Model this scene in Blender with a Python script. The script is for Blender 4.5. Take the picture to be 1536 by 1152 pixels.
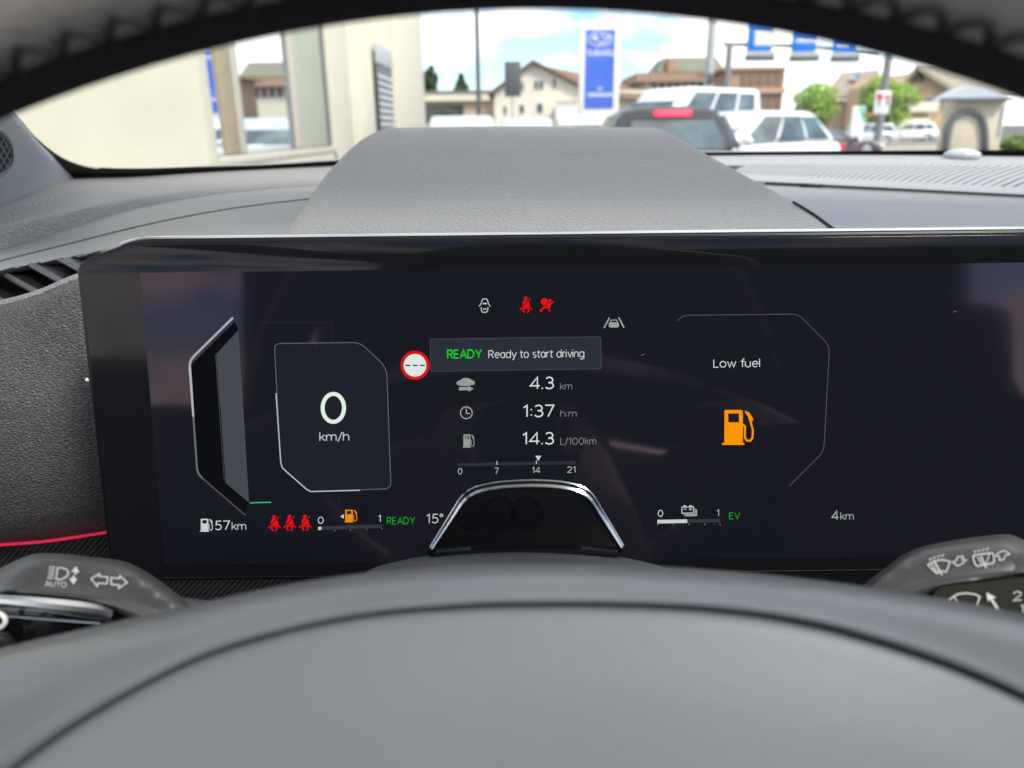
import bpy, bmesh, math, random
from math import sin, cos, tan, radians, pi, atan2, sqrt
from mathutils import Vector
random.seed(7)
V = Vector
for o in list(bpy.data.objects): bpy.data.objects.remove(o)
SC = bpy.context.scene
COL = SC.collection

# ------------------------------------------------------------------ camera
FPX = 1120.0                      # focal length in photo pixels (photo is 1536 wide)
PITCH, ROLL = radians(18.8), radians(0.65)
CAM = V((0, 0, 1.15))
F = V((0, cos(PITCH), -sin(PITCH))); R0 = V((1, 0, 0)); U0 = V((0, sin(PITCH), cos(PITCH)))
RT = R0*cos(ROLL) - U0*sin(ROLL); UP = R0*sin(ROLL) + U0*cos(ROLL)
cd = bpy.data.cameras.new('camera'); cam = bpy.data.objects.new('camera', cd); COL.objects.link(cam)
from mathutils import Matrix
M = Matrix((RT, UP, -F)).transposed().to_4x4(); M.translation = CAM
cam.matrix_world = M
cd.sensor_width = 36; cd.lens = FPX/1536*36
cd.clip_start = 0.01; cd.clip_end = 3000
cd.dof.use_dof = True; cd.dof.focus_distance = 0.305; cd.dof.aperture_fstop = 12
SC.camera = cam
SC.render.resolution_x, SC.render.resolution_y = 1024, 768

# ------------------------------------------------------------------ light
EXPO = 1.15
SUN_EL, SUN_AZ = radians(48), radians(135)        # azimuth clockwise from +Y: behind and to the right
vs = SC.view_settings
vs.view_transform = 'Standard'; vs.look = 'None'; vs.gamma = 1; vs.use_curve_mapping = False; vs.exposure = EXPO
w = bpy.data.worlds.new('World'); SC.world = w; w.use_nodes = True
nt = w.node_tree; nt.nodes.clear()
def N_(tree, t, **kw):
    n = tree.nodes.new(t)
    for k, v in kw.items(): setattr(n, k, v)
    return n
out = N_(nt, 'ShaderNodeOutputWorld'); bg = N_(nt, 'ShaderNodeBackground'); bg.inputs[1].default_value = 0.12
sky = N_(nt, 'ShaderNodeTexSky', sky_type='NISHITA'); sky.sun_disc = False
sky.sun_elevation = SUN_EL; sky.sun_rotation = SUN_AZ; sky.air_density = 1.0; sky.dust_density = 0.4
tc = N_(nt, 'ShaderNodeTexCoord'); mp = N_(nt, 'ShaderNodeMapping'); mp.inputs['Scale'].default_value = (1, 1, 2.2)
mp.inputs['Location'].default_value = (0.35, 0.1, 0.3)
nz = N_(nt, 'ShaderNodeTexNoise'); nz.inputs['Scale'].default_value = 5.5; nz.inputs['Detail'].default_value = 6; nz.inputs['Roughness'].default_value = .55
rp = N_(nt, 'ShaderNodeValToRGB'); rp.color_ramp.elements[0].position = .42; rp.color_ramp.elements[1].position = .56
mx = N_(nt, 'ShaderNodeMix', data_type='RGBA'); mx.inputs[7].default_value = (7.6, 7.4, 7.1, 1)
nt.links.new(tc.outputs['Generated'], mp.inputs[0]); nt.links.new(mp.outputs[0], nz.inputs['Vector'])
nt.links.new(nz.outputs[0], rp.inputs[0]); nt.links.new(rp.outputs[0], mx.inputs[0])
tn = N_(nt, 'ShaderNodeMix', data_type='RGBA', blend_type='MULTIPLY'); tn.inputs[0].default_value = 1; tn.inputs[7].default_value = (.66, .82, .95, 1)
nt.links.new(sky.outputs[0], tn.inputs[6]); nt.links.new(tn.outputs[2], mx.inputs[6]); nt.links.new(mx.outputs[2], bg.inputs[0]); nt.links.new(bg.outputs[0], out.inputs[0])
sl = bpy.data.lights.new('sun', 'SUN'); sl.energy = 2.0; sl.angle = radians(12); sl.color = (1, .96, .9)
so = bpy.data.objects.new('sun', sl); COL.objects.link(so)
sd = V((sin(SUN_AZ)*cos(SUN_EL), cos(SUN_AZ)*cos(SUN_EL), sin(SUN_EL)))
so.rotation_euler = sd.to_track_quat('Z', 'Y').to_euler(); so.location = (3, -4, 8)

# ------------------------------------------------------------------ pixel helpers
def ray(px, py): return F + RT*((px-768)/FPX) + UP*((576-py)/FPX)
def W(px, py, Y): d = ray(px, py); return CAM + d*(Y/d.y)          # point of the ray at world distance Y
def WD(px, py, D): return CAM + ray(px, py)*D                      # point of the ray at optical depth D
LEAN = radians(10.2)
SN = V((0, -cos(LEAN), sin(LEAN))); SU = V((0, sin(LEAN), cos(LEAN))); SX = V((1, 0, 0))
SP = WD(768, 576, .304)
def onplane(px, py, P, n): d = ray(px, py); return CAM + d*((P-CAM).dot(n)/d.dot(n))
def S(px, py, off=0.0): return onplane(px, py, SP + SN*off, SN)
def uv(px, py): q = S(px, py) - SP; return (q.dot(SX), q.dot(SU))
def s3(u, v, off=0.0): return SP + SX*u + SU*v + SN*off

# ------------------------------------------------------------------ object helpers
ORG = {}
def tag(o, label=None, cat=None, group=None, kind=None):
    if label: o['label'] = label
    if cat: o['category'] = cat
    if group: o['group'] = group
    if kind: o['kind'] = kind
    return o
def thing(name, label, cat, loc=(0, 0, 0), group=None, kind=None):
    o = bpy.data.objects.new(name, None); COL.objects.link(o); o.location = loc
    o.empty_display_size = .05
    ORG[o.name] = V(loc); return tag(o, label, cat, group, kind)
def part(name, vf, mat, parent=None, smooth=True, kind=None, flat_angle=None):
    vs_, fs_ = vf
    org = ORG.get(parent.name, V((0, 0, 0))) if parent else V((0, 0, 0))
    me = bpy.data.meshes.new(name); me.from_pydata([tuple(V(v)-org) for v in vs_], [], fs_); me.update()
    bm = bmesh.new(); bm.from_mesh(me)
    bmesh.ops.remove_doubles(bm, verts=bm.verts, dist=1e-7)
    bmesh.ops.recalc_face_normals(bm, faces=bm.faces); bm.to_mesh(me); bm.free()
    o = bpy.data.objects.new(name, me); COL.objects.link(o)
    if mat: me.materials.append(mat)
    if smooth:
        me.shade_smooth()
        me.set_sharp_from_angle(angle=radians(flat_angle if flat_angle else 38))
    if parent: o.parent = parent; ORG[o.name] = org
    else: ORG[o.name] = V((0, 0, 0))
    if kind: o['kind'] = kind
    return o
def merge(*vfs):
    vv, ff = [], []
    for a, b in vfs:
        n = len(vv); vv += [V(x) for x in a]; ff += [tuple(i+n for i in q) for q in b]
    return vv, ff
def cr(pts, n, closed=False):
    """Catmull-Rom resample of a polyline to n points (chord parameter)."""
    P = [V(p) for p in pts]
    if len(P) == 2: return [P[0].lerp(P[1], i/(n-1)) for i in range(n)]
    m = len(P); L = [0.0]
    for i in range(1, m): L.append(L[-1] + max((P[i]-P[i-1]).length, 1e-9))
    res = []
    for k in range(n):
        s = L[-1]*k/(n-1); i = 0
        while i < m-2 and L[i+1] < s: i += 1
        t = (s-L[i])/(L[i+1]-L[i])
        def tg(j):
            if j == 0: return (P[1]-P[0])/(L[1]-L[0])
            if j == m-1: return (P[-1]-P[-2])/(L[-1]-L[-2])
            return (P[j+1]-P[j-1])/(L[j+1]-L[j-1])
        h = L[i+1]-L[i]; a, b = tg(i)*h, tg(i+1)*h
        t2, t3 = t*t, t*t*t
        res.append(P[i]*(2*t3-3*t2+1) + a*(t3-2*t2+t) + P[i+1]*(-2*t3+3*t2) + b*(t3-t2))
    return res
def grid(rows):
    nr, nc = len(rows), len(rows[0])
    return [p for r in rows for p in r], [(i*nc+j, i*nc+j+1, (i+1)*nc+j+1, (i+1)*nc+j) for i in range(nr-1) for j in range(nc-1)]
def loft(rows, nu=24, nv=24):
    rr = [cr(r, nu) for r in rows]
    cols = [cr([r[i] for r in rr], nv) for i in range(nu)]
    return grid([[cols[j][i] for j in range(nu)] for i in range(nv)])
def tube(path, rad, seg=8, closed=False, cap=True):
    P = [V(p) for p in path]; n = len(P); vv, ff = [], []
    rad = rad if isinstance(rad, (list, tuple)) else [rad]*n
    prev = None
    for i, p in enumerate(P):
        a = P[(i-1) % n] if (closed or i > 0) else p; b = P[(i+1) % n] if (closed or i < n-1) else p
        t = (b-a).normalized()
        ref = prev if prev else (V((0, 0, 1)) if abs(t.z) < .9 else V((1, 0, 0)))
        x = (ref - t*ref.dot(t)).normalized(); y = t.cross(x); prev = x
        for k in range(seg):
            an = 2*pi*k/seg; vv.append(p + (x*cos(an)+y*sin(an))*rad[i])
    for i in range(n if closed else n-1):
        j = (i+1) % n
        for k in range(seg): ff.append((i*seg+k, i*seg+(k+1) % seg, j*seg+(k+1) % seg, j*seg+k))
    if cap and not closed: ff += [tuple(range(seg-1, -1, -1)), tuple((n-1)*seg+k for k in range(seg))]
    return vv, ff
def box(c, s, bev=0, rz=0, seg=2):
    bm = bmesh.new(); bmesh.ops.create_cube(bm, size=1)
    for v in bm.verts: v.co = V((v.co.x*s[0], v.co.y*s[1], v.co.z*s[2]))
    if bev: bmesh.ops.bevel(bm, geom=bm.edges[:], offset=bev, segments=seg, affect='EDGES', profile=.5)
    ca, sa = cos(rz), sin(rz)
    for i, v in enumerate(bm.verts): v.index = i
    vv = [V((c[0]+v.co.x*ca-v.co.y*sa, c[1]+v.co.x*sa+v.co.y*ca, c[2]+v.co.z)) for v in bm.verts]
    ff = [tuple(v.index for v in f.verts) for f in bm.faces]; bm.free()
    return vv, ff
def hexa(a, b):
    """closed prism between polygon a and polygon b (same count)"""
    n = len(a)
    return list(a)+list(b), [tuple(range(n)), tuple(range(2*n-1, n-1, -1))] + [(i, (i+1) % n, n+(i+1) % n, n+i) for i in range(n)]
def roundpoly(pts, rads, seg=5):
    n = len(pts); res = []
    for i in range(n):
        p = V(pts[i]).to_2d(); a = V(pts[i-1]).to_2d(); b = V(pts[(i+1) % n]).to_2d()
        r = rads[i] if isinstance(rads, (list, tuple)) else rads
        d1, d2 = (a-p), (b-p); k = min(r, d1.length*.49, d2.length*.49)
        if k <= 1e-9: res.append(p); continue
        q1, q2 = p+d1.normalized()*k, p+d2.normalized()*k
        for s in range(seg+1):
            t = s/seg; res.append(q1*(1-t)**2 + p*2*t*(1-t) + q2*t*t)
    return res
def inset(pts, d):
    n = len(pts); area = sum(pts[i].x*pts[(i+1) % n].y-pts[(i+1) % n].x*pts[i].y for i in range(n)); sgn = 1 if area > 0 else -1
    res = []
    for i in range(n):
        a, p, b = pts[i-1], pts[i], pts[(i+1) % n]
        t1 = (p-a).normalized() if (p-a).length > 1e-9 else (b-p).normalized()
        t2 = (b-p).normalized() if (b-p).length > 1e-9 else t1
        n1 = V((-t1.y, t1.x))*sgn; n2 = V((-t2.y, t2.x))*sgn; m = (n1+n2)
        m = m.normalized() if m.length > 1e-6 else n1
        res.append(p + m*(d/max(.4, m.dot(n1))))
    return res
def slab(pts, to3, f_off, b_off, bev=0.0, seg=3):
    """extruded outline with a rounded front edge"""
    rings = []
    if bev:
        for k in range(seg+1):
            a = pi/2*k/seg; rings.append([to3(p.x, p.y, f_off-bev*(1-cos(a)) if False else f_off-bev*(1-sin(a))) for p in inset(pts, bev*(1-cos(a)))])
        rings.reverse()
    else: rings.append([to3(p.x, p.y, f_off) for p in pts])
    rings.append([to3(p.x, p.y, b_off) for p in pts])
    n = len(pts); vv = [v for r in rings for v in r]
    ff = [tuple(range(n))]
    for k in range(len(rings)-1): ff += [(k*n+i, k*n+(i+1) % n, (k+1)*n+(i+1) % n, (k+1)*n+i) for i in range(n)]
    ff.append(tuple((len(rings)-1)*n+i for i in range(n-1, -1, -1)))
    return vv, ff
def ellipsoid(c, r, nu=16, nv=10):
    c = V(c); vv, ff = [], []
    for i in range(nv+1):
        a = pi*i/nv
        for j in range(nu): b = 2*pi*j/nu; vv.append(c+V((r[0]*sin(a)*cos(b), r[1]*sin(a)*sin(b), r[2]*cos(a))))
    for i in range(nv):
        for j in range(nu): ff.append((i*nu+j, i*nu+(j+1) % nu, (i+1)*nu+(j+1) % nu, (i+1)*nu+j))
    return vv, ff

# ------------------------------------------------------------------ materials
def lin(c):
    f = lambda x: x/12.92 if x <= .04045 else ((x+.055)/1.055)**2.4
    return tuple(f(x/255) for x in c)
MATS = {}
def mat(name, base, rough=.5, metal=0, spec=.5, grain=None, var=.0, vscale=8, tint=None, coat=0, emit=None, emit_s=0, rvar=0, rscale=30):
    if name in MATS: return MATS[name]
    m = bpy.data.materials.new(name); m.use_nodes = True; t = m.node_tree; b = t.nodes['Principled BSDF']
    b.inputs['Base Color'].default_value = (*base, 1); b.inputs['Roughness'].default_value = rough
    b.inputs['Metallic'].default_value = metal; b.inputs['Specular IOR Level'].default_value = spec
    b.inputs['Coat Weight'].default_value = coat
    if tint: b.inputs['Specular Tint'].default_value = (*tint, 1)
    if emit: b.inputs['Emission Color'].default_value = (*emit, 1); b.inputs['Emission Strength'].default_value = emit_s
    tcn = t.nodes.new('ShaderNodeTexCoord')
    if var:
        n = N_(t, 'ShaderNodeTexNoise'); n.inputs['Scale'].default_value = vscale; n.inputs['Detail'].default_value = 4
        rm = N_(t, 'ShaderNodeMapRange'); rm.inputs[1].default_value = .3; rm.inputs[2].default_value = .7
        rm.inputs[3].default_value = 1-var; rm.inputs[4].default_value = 1+var
        mu = N_(t, 'ShaderNodeVectorMath', operation='SCALE'); mu.inputs[0].default_value = base
        t.links.new(tcn.outputs['Object'], n.inputs['Vector']); t.links.new(n.outputs[0], rm.inputs[0])
        t.links.new(rm.outputs[0], mu.inputs['Scale']); t.links.new(mu.outputs[0], b.inputs['Base Color'])
    if rvar:
        n = N_(t, 'ShaderNodeTexNoise'); n.inputs['Scale'].default_value = rscale; n.inputs['Detail'].default_value = 5
        rm = N_(t, 'ShaderNodeMapRange'); rm.inputs[1].default_value = .35; rm.inputs[2].default_value = .7
        rm.inputs[3].default_value = max(0, rough-rvar); rm.inputs[4].default_value = rough+rvar
        t.links.new(tcn.outputs['Object'], n.inputs['Vector']); t.links.new(n.outputs[0], rm.inputs[0]); t.links.new(rm.outputs[0], b.inputs['Roughness'])
    if grain:                      # (scale per metre, depth m, (sx,sy,sz), kind)
        sc_, dep, st, kind = grain
        mpn = N_(t, 'ShaderNodeMapping'); mpn.inputs['Scale'].default_value = st
        t.links.new(tcn.outputs['Object'], mpn.inputs[0])
        wn = N_(t, 'ShaderNodeTexNoise'); wn.inputs['Scale'].default_value = sc_*.45; wn.inputs['Detail'].default_value = 2
        t.links.new(mpn.outputs[0], wn.inputs['Vector'])
        ad = N_(t, 'ShaderNodeVectorMath', operation='MULTIPLY_ADD'); ad.inputs[1].default_value = ((.8 if kind == 'crack' else 1.6)/sc_,)*3
        t.links.new(wn.outputs['Color'], ad.inputs[0]); t.links.new(mpn.outputs[0], ad.inputs[2])
        bu = N_(t, 'ShaderNodeBump'); bu.inputs['Strength'].default_value = 1; bu.inputs['Distance'].default_value = dep
        if kind == 'noise':
            t.links.new(wn.outputs[0], bu.inputs['Height'])
        else:
            vo = N_(t, 'ShaderNodeTexVoronoi', feature='DISTANCE_TO_EDGE' if kind == 'crack' else 'SMOOTH_F1'); vo.inputs['Scale'].default_value = sc_
            t.links.new(ad.outputs[0], vo.inputs['Vector'])
            if kind == 'crack':
                rm = N_(t, 'ShaderNodeMapRange', interpolation_type='SMOOTHSTEP'); rm.inputs[2].default_value = .28
                t.links.new(vo.outputs['Distance'], rm.inputs[0]); t.links.new(rm.outputs[0], bu.inputs['Height'])
            else:
                t.links.new(vo.outputs['Distance'], bu.inputs['Height']); bu.invert = True
        t.links.new(bu.outputs[0], b.inputs['Normal'])
    MATS[name] = m; return m
def emi(rgb, gain=1.0):
    k = 'glow_%d_%d_%d_%g' % (*rgb, gain)
    if k in MATS: return MATS[k]
    m = bpy.data.materials.new(k); m.use_nodes = True; t = m.node_tree; t.nodes.clear()
    o = N_(t, 'ShaderNodeOutputMaterial'); e = N_(t, 'ShaderNodeEmission'); e.inputs[0].default_value = (*lin(rgb), 1); e.inputs[1].default_value = gain/2**EXPO
    t.links.new(e.outputs[0], o.inputs[0]); MATS[k] = m; return m
def glassmat(name, tintc=(1, 1, 1), refl=1.0):
    m = bpy.data.materials.new(name); m.use_nodes = True; t = m.node_tree; t.nodes.clear()
    o = N_(t, 'ShaderNodeOutputMaterial'); a = N_(t, 'ShaderNodeBsdfTransparent'); a.inputs[0].default_value = (*tintc, 1)
    g = N_(t, 'ShaderNodeBsdfGlossy'); g.inputs['Roughness'].default_value = .01; g.inputs[0].default_value = (refl, refl, refl, 1)
    lw_ = N_(t, 'ShaderNodeLayerWeight'); pw = N_(t, 'ShaderNodeMath', operation='POWER'); pw.inputs[1].default_value = 5
    fr = N_(t, 'ShaderNodeMath', operation='MULTIPLY_ADD'); fr.inputs[1].default_value = .93; fr.inputs[2].default_value = .05
    t.links.new(lw_.outputs['Facing'], pw.inputs[0]); t.links.new(pw.outputs[0], fr.inputs[0])
    mxs = N_(t, 'ShaderNodeMixShader'); t.links.new(fr.outputs[0], mxs.inputs[0]); t.links.new(a.outputs[0], mxs.inputs[1]); t.links.new(g.outputs[0], mxs.inputs[2])
    t.links.new(mxs.outputs[0], o.inputs[0]); MATS[name] = m; return m

m_dash = mat('dash_plastic', (.30, .288, .272), .50, grain=(680, .0008, (1, 1, 1), 'cell'), var=.04, vscale=20)
m_dash_soft = mat('dash_soft', (.31, .303, .295), .5, grain=(900, .0003, (1, 1, 1), 'cell'), var=.05)
m_leather = mat('dash_leather', (.105, .099, .095), .46, grain=(380, .0005, (1, 1, 2.1), 'crack'), var=.1, vscale=30)
m_pillar = mat('pillar_trim', (.33, .34, .36), .5, grain=(1500, .00005, (1, 1, 1), 'noise'))
m_grille = mat('grille_plastic', (.36, .36, .365), .55, grain=(1400, .00004, (1, 1, 1), 'noise'))
m_dark = mat('dark_recess', (.012, .012, .013), .7)
m_blackpl = mat('black_plastic', (.022, .022, .024), .42, grain=(1500, .00005, (1, 1, 1), 'noise'))
m_vane = mat('vent_vane', (.12, .12, .122), .38, grain=(1500, .00004, (1, 1, 1), 'noise'))
m_seam = mat('seam_thread', (.02, .02, .022), .7)
m_frit = mat('frit', (.008, .008, .009), .45)
m_housing = mat('bezel_satin', (.010, .010, .011), .35, spec=.35)
m_bezel = mat('bezel_black', (.004, .004, .0045), .25, spec=.3)
m_glass = mat('display_glass', (.0085, .0085, .0100), .06, spec=.24, tint=(1, .88, .93), rvar=.02, rscale=25)
m_area = mat('display_panel', (.0076, .0080, .0118), .06, spec=.40, tint=(1, .66, .78), emit=lin((25, 28, 36)), emit_s=.16/2**EXPO, rvar=.02, rscale=25)
m_hub = mat('hub_cover', (.160, .162, .164), .52, grain=(1100, .00006, (1, 1, 1), 'noise'), var=.035, vscale=30)
m_hubtrim = mat('hub_trim', (.130, .132, .136), .32, grain=(1600, .00003, (1, 1, 1), 'noise'))
m_rim = mat('rim_leather', (.48, .425, .38), .5, grain=(900, .0001, (1, 1, 1), 'cell'))
m_rimband = mat('rim_band', (.026, .024, .030), .75)
m_thread = mat('stitch_thread', (.018, .015, .015), .7)
m_stalk = mat('stalk_plastic', (.070, .068, .065), .48, spec=.5, grain=(1800, .00003, (1, 1, 1), 'noise'))
m_satin = mat('satin_metal', (.62, .61, .60), .22, metal=1)
m_chrome = mat('chrome', (.52, .51, .50), .16, metal=1)
m_piano = mat('piano_black', (.004, .004, .005), .06, spec=.4)
m_column = mat('column_plastic', (.10, .098, .096), .5, grain=(1300, .00012, (1, 1, 1), 'cell'))
m_print = mat('symbol_print', (.72, .71, .64), .6)
m_red = mat('ambient_strip', (.25, .01, .03), .4, emit=lin((170, 20, 55)), emit_s=.45)
# ribbed trim: fine diagonal ridges
m_rib = bpy.data.materials.new('ribbed_trim'); m_rib.use_nodes = True; _t = m_rib.node_tree; _b = _t.nodes['Principled BSDF']
_b.inputs['Base Color'].default_value = (.05, .046, .044, 1); _b.inputs['Roughness'].default_value = .45
_w = N_(_t, 'ShaderNodeTexWave', wave_type='BANDS', bands_direction='DIAGONAL'); _w.inputs['Scale'].default_value = 190; _w.inputs['Distortion'].default_value = 0
_c = _t.nodes.new('ShaderNodeTexCoord'); _bu = N_(_t, 'ShaderNodeBump'); _bu.inputs['Distance'].default_value = .0008
_mp = N_(_t, 'ShaderNodeMapping'); _mp.inputs['Scale'].default_value = (1, 0, -1); _t.links.new(_c.outputs['Object'], _mp.inputs[0])
_t.links.new(_mp.outputs[0], _w.inputs[0]); _t.links.new(_w.outputs[0], _bu.inputs['Height']); _t.links.new(_bu.outputs[0], _b.inputs['Normal'])

# ================================================================== SETTING OUTSIDE
def sheet(x0, x1, y0, y1, z): return [V((x0, y0, z)), V((x1, y0, z)), V((x1, y1, z)), V((x0, y1, z))], [(0, 1, 2, 3)]
m_asph = mat('asphalt', (.10, .10, .098), .9, grain=(60, .004, (1, 1, 1), 'noise'), var=.18, vscale=.8)
m_pave = mat('paving', (.34, .32, .28), .85, var=.12, vscale=2, grain=(40, .003, (1, 1, 1), 'noise'))
m_cream = mat('cream_render', (.68, .635, .49), .85, var=.06, vscale=1.1, grain=(90, .002, (1, 1, 1), 'noise'))
m_cream2 = mat('cream_side', (.66, .60, .48), .85, var=.03, vscale=1.4, grain=(90, .002, (1, 1, 1), 'noise'))
m_sill = mat('stone_sill', (.55, .50, .41), .8, var=.08, vscale=5)
m_frame_t = mat('tan_frame', (.40, .33, .21), .6, var=.06)
m_frame_l = mat('light_frame', (.60, .54, .44), .55, var=.05)
m_panelg = mat('green_panel', (.44, .46, .35), .6, var=.05, vscale=3)
m_mirror = mat('tinted_window', (.80, .86, .88), .02, metal=1)
m_grey = mat('grey_metal', (.22, .23, .23), .5, var=.08)
m_lgrey = mat('light_grey_metal', (.42, .44, .44), .5, var=.06)
m_dgrey = mat('dark_grey_metal', (.10, .105, .11), .5, var=.06)
m_white = mat('white_paint', (.80, .80, .78), .45, var=.03)
m_blue = mat('sign_blue', (.055, .14, .58), .4, var=.04)
m_blue2 = mat('road_blue', (.01, .20, .72), .4)
m_plaster = mat('house_plaster', (.74, .68, .55), .85, var=.05, vscale=1)
m_pinkpl = mat('pink_plaster', (.62, .47, .34), .85, var=.05, vscale=1)
m_brick = mat('orange_cladding', (.38, .24, .165), .8, var=.10, vscale=2)
m_tan = mat('tan_plaster', (.58, .42, .26), .85, var=.07, vscale=.8)
m_roof = mat('brown_roof', (.21, .13, .085), .85, var=.2, vscale=3, grain=(6, .03, (1, 1, 1), 'noise'))
m_roof2 = mat('grey_roof', (.30, .25, .20), .85, var=.15, vscale=2, grain=(6, .03, (1, 1, 1), 'noise'))
m_win = mat('window_dark', (.06, .065, .06), .12, spec=.6)
m_winb = mat('window_brown', (.20, .13, .09), .4)

gnd = part('ground', sheet(-600, 600, -300, 1500, 0), m_asph, smooth=False); tag(gnd, kind='structure')
pv = part('pavement', box((-8.0, 19, .06), (9.2, 24, .12), .02), m_pave); tag(pv, kind='structure')

# --- showroom building on the left: end wall faces the camera, long side faces +X
y1, y2 = 8.0, 28.5; wx = W(302, 160, y1).x
b = thing('showroom_building', 'cream rendered showroom building with tall mirror-tinted windows along its side', 'building', (wx-4, y1+8, 0))
part('end_wall', box((wx-4.0, y1+.15, 3.2), (8.0, .30, 6.4), .01), m_cream, b)
part('plinth', box((wx-.25, (y1+.32+14)/2, .40), (.5, 14-y1-.34, .80), .01), m_sill, b)
part('window_sill', box((wx-.16, (y1+.32+14)/2, .86), (.34, 14-y1-.36, .10), .015), m_sill, b)
def side(name, ya, yb, za, zb, x, mt, th=.2): return part(name, box((x-th/2, (ya+yb)/2, (za+zb)/2), (th, yb-ya, zb-za), .004), mt, b)
def yat(px):                                 # where the ray column meets the plane x = wx
    d = ray(px, 195); return wx/d.x*d.y
part('window_pane', box((wx-.045, (y1+.32+8.62)/2, 3.465), (.02, 8.30-y1, 5.07)), m_mirror, b, smooth=False)
side('mullion', 8.63, 9.02, .93, 6, wx-.0, m_frame_t, .08)
side('mullion', 9.025, 9.26, .93, 6, wx-.01, m_frame_l, .07)
part('window_pane', box((wx-.045, 10.257, 3.465), (.02, 1.985, 5.07)), m_mirror, b, smooth=False)
side('mullion', 11.255, 11.42, .93, 6, wx-.02, m_grey, .06)
side('mullion', 11.425, 11.75, .93, 6, wx-.0, m_frame_l, .08)
side('infill_panel', 11.755, 13.45, .93, 6, wx-.02, m_panelg, .06)
side('joint', 13.455, 13.83, .0, 6, wx-.04, m_dgrey, .06)
side('pier', 13.835, 15.6, 0, 6, wx+.0, m_cream2, .4)
part('side_wall', box((wx-.25, (15.61+y2)/2, 3), (.5, y2-15.61, 6), .01), m_cream, b)
part('corner_pier', box((wx+.03, (21.6+y2)/2, 3), (.12, y2-21.6, 6), .01), m_cream2, b)
part('roof_slab', box((wx-4.1, (y1+y2)/2, 6.55), (8.0, y2-y1, .3), .02), m_sill, b)
ly0, ly1 = yat(564), yat(586); lz = W(575, 100, (ly0+ly1)/2).z; lc = (ly0+ly1)/2
lv = part('louvre_frame', box((wx+.095, lc, lz/2+.3), (.03, ly1-ly0, lz-.6), .005), m_dgrey, b)
nl = int((lz-.7)/.15)
for k in range(nl):
    z = .66+k*.15
    part('louvre_slat', hexa([V((wx+.112, ly0+.03, z+.07)), V((wx+.112, ly1-.03, z+.07)), V((wx+.135, ly1-.03, z)), V((wx+.135, ly0+.03, z))],
                             [V((wx+.112, ly0+.03, z+.09)), V((wx+.112, ly1-.03, z+.09)), V((wx+.14, ly1-.03, z+.02)), V((wx+.14, ly0+.03, z+.02))]), m_lgrey, lv, smooth=False)
part('louvre_cap', box((wx+.11, lc, lz+.21), (.06, ly1-ly0, .42), .005), m_lgrey, b)

# --- generic helpers for things standing far off, from pixels at a distance
def fbox(px0, px1, py0, py1, Y, depth, bev=.0):
    a, c = W(px0, py1, Y), W(px1, py0, Y)
    return box(((a.x+c.x)/2, Y+depth/2, (a.z+c.z)/2), (abs(c.x-a.x), depth, abs(c.z-a.z)), bev)
def fx(px, Y): return W(px, 195, Y).x
def fz(px, py, Y): return W(px, py, Y).z
def window(par, px0, px1, py0, py1, Y, mt=None, frame=m_white):
    f = part('window_frame', fbox(px0-1, px1+1, py0-1, py1+1, Y-.06, .1), frame, par, smooth=False)
    part('window_pane', fbox(px0, px1, py0, py1, Y-.10, .06), mt or m_win, f, smooth=False)

# white gabled house
Y = 70
h = thing('gabled_house', 'white two-storey gabled house with a brown tiled roof behind the blue pylon', 'house', (fx(810, Y), Y+5, 0))
xl, xr, xa = fx(742, Y), fx(868, Y), fx(799, Y); ze, zr = fz(742, 139, Y), fz(868, 131, Y); za = fz(799, 95, Y)
fr = [V((xl, Y, 0)), V((xr, Y, 0)), V((xr, Y, zr)), V((xa, Y, za)), V((xl, Y, ze))]
part('wall', hexa(fr, [v+V((0, 11, 0)) for v in fr]), m_plaster, h, smooth=False)
for (A, B) in (((xl-.5, ze-.25), (xa, za+.05)), ((xa, za+.05), (xr+.7, zr-.25))):
    q = [V((A[0], Y-.6, A[1])), V((B[0], Y-.6, B[1])), V((B[0], Y+11.5, B[1])), V((A[0], Y+11.5, A[1]))]
    part('roof', hexa(q, [v+V((0, 0, .22)) for v in q]), m_roof, h, smooth=False)
xr2 = fx(985, Y)
part('wing_wall', box(((xr+xr2)/2+.02, Y+6.5, 2.2), (xr2-xr-.1, 9, 4.4)), m_plaster, h, smooth=False)
q = [V((xa+2, Y+1.2, zr-.6)), V((xr2+.5, Y+1.2, fz(985, 152, Y))), V((fx(930, Y), Y+6, fz(930, 118, Y))), V((xa+1.4, Y+6, za+.02))]
part('wing_roof', hexa(q, [v+V((0, 0, .2)) for v in q]), m_roof, h, smooth=False)
for a in ((802, 807, 121, 133), (809, 815, 121, 133), (829.5, 834, 118, 131), (756, 760, 159, 171), (780, 786, 157, 169), (806, 814, 155, 168)): window(h, *a, Y)
bl = part('balcony', fbox(834, 866, 158, 182, Y-1.4, 1.3), m_white, h, smooth=False)
part('balcony_rail', fbox(833, 867, 151, 154, Y-1.5, .1), m_brick, bl, smooth=False)
for k in range(6): part('baluster', fbox(836+k*5, 837.5+k*5, 154, 159, Y-1.45, .06), m_dgrey, bl, smooth=False)
# low building far left
Y = 82
lb = thing('low_building', 'low pale flat-roofed building with a dark open bay, left of the gabled house', 'building', (fx(690, Y), Y+4, 0))
part('wall', fbox(600, 741, 152, 230, Y, 8), m_pinkpl, lb, smooth=False)
part('roof_band', fbox(598, 743, 138, 152.3, Y-.6, 9), m_plaster, lb, smooth=False)
part('open_bay', fbox(606, 695, 157, 185, Y-.1, .3), m_win, lb, smooth=False)
part('roof', fbox(597, 744, 135, 138.3, Y-.8, 9.4), m_roof2, lb, smooth=False)
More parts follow.
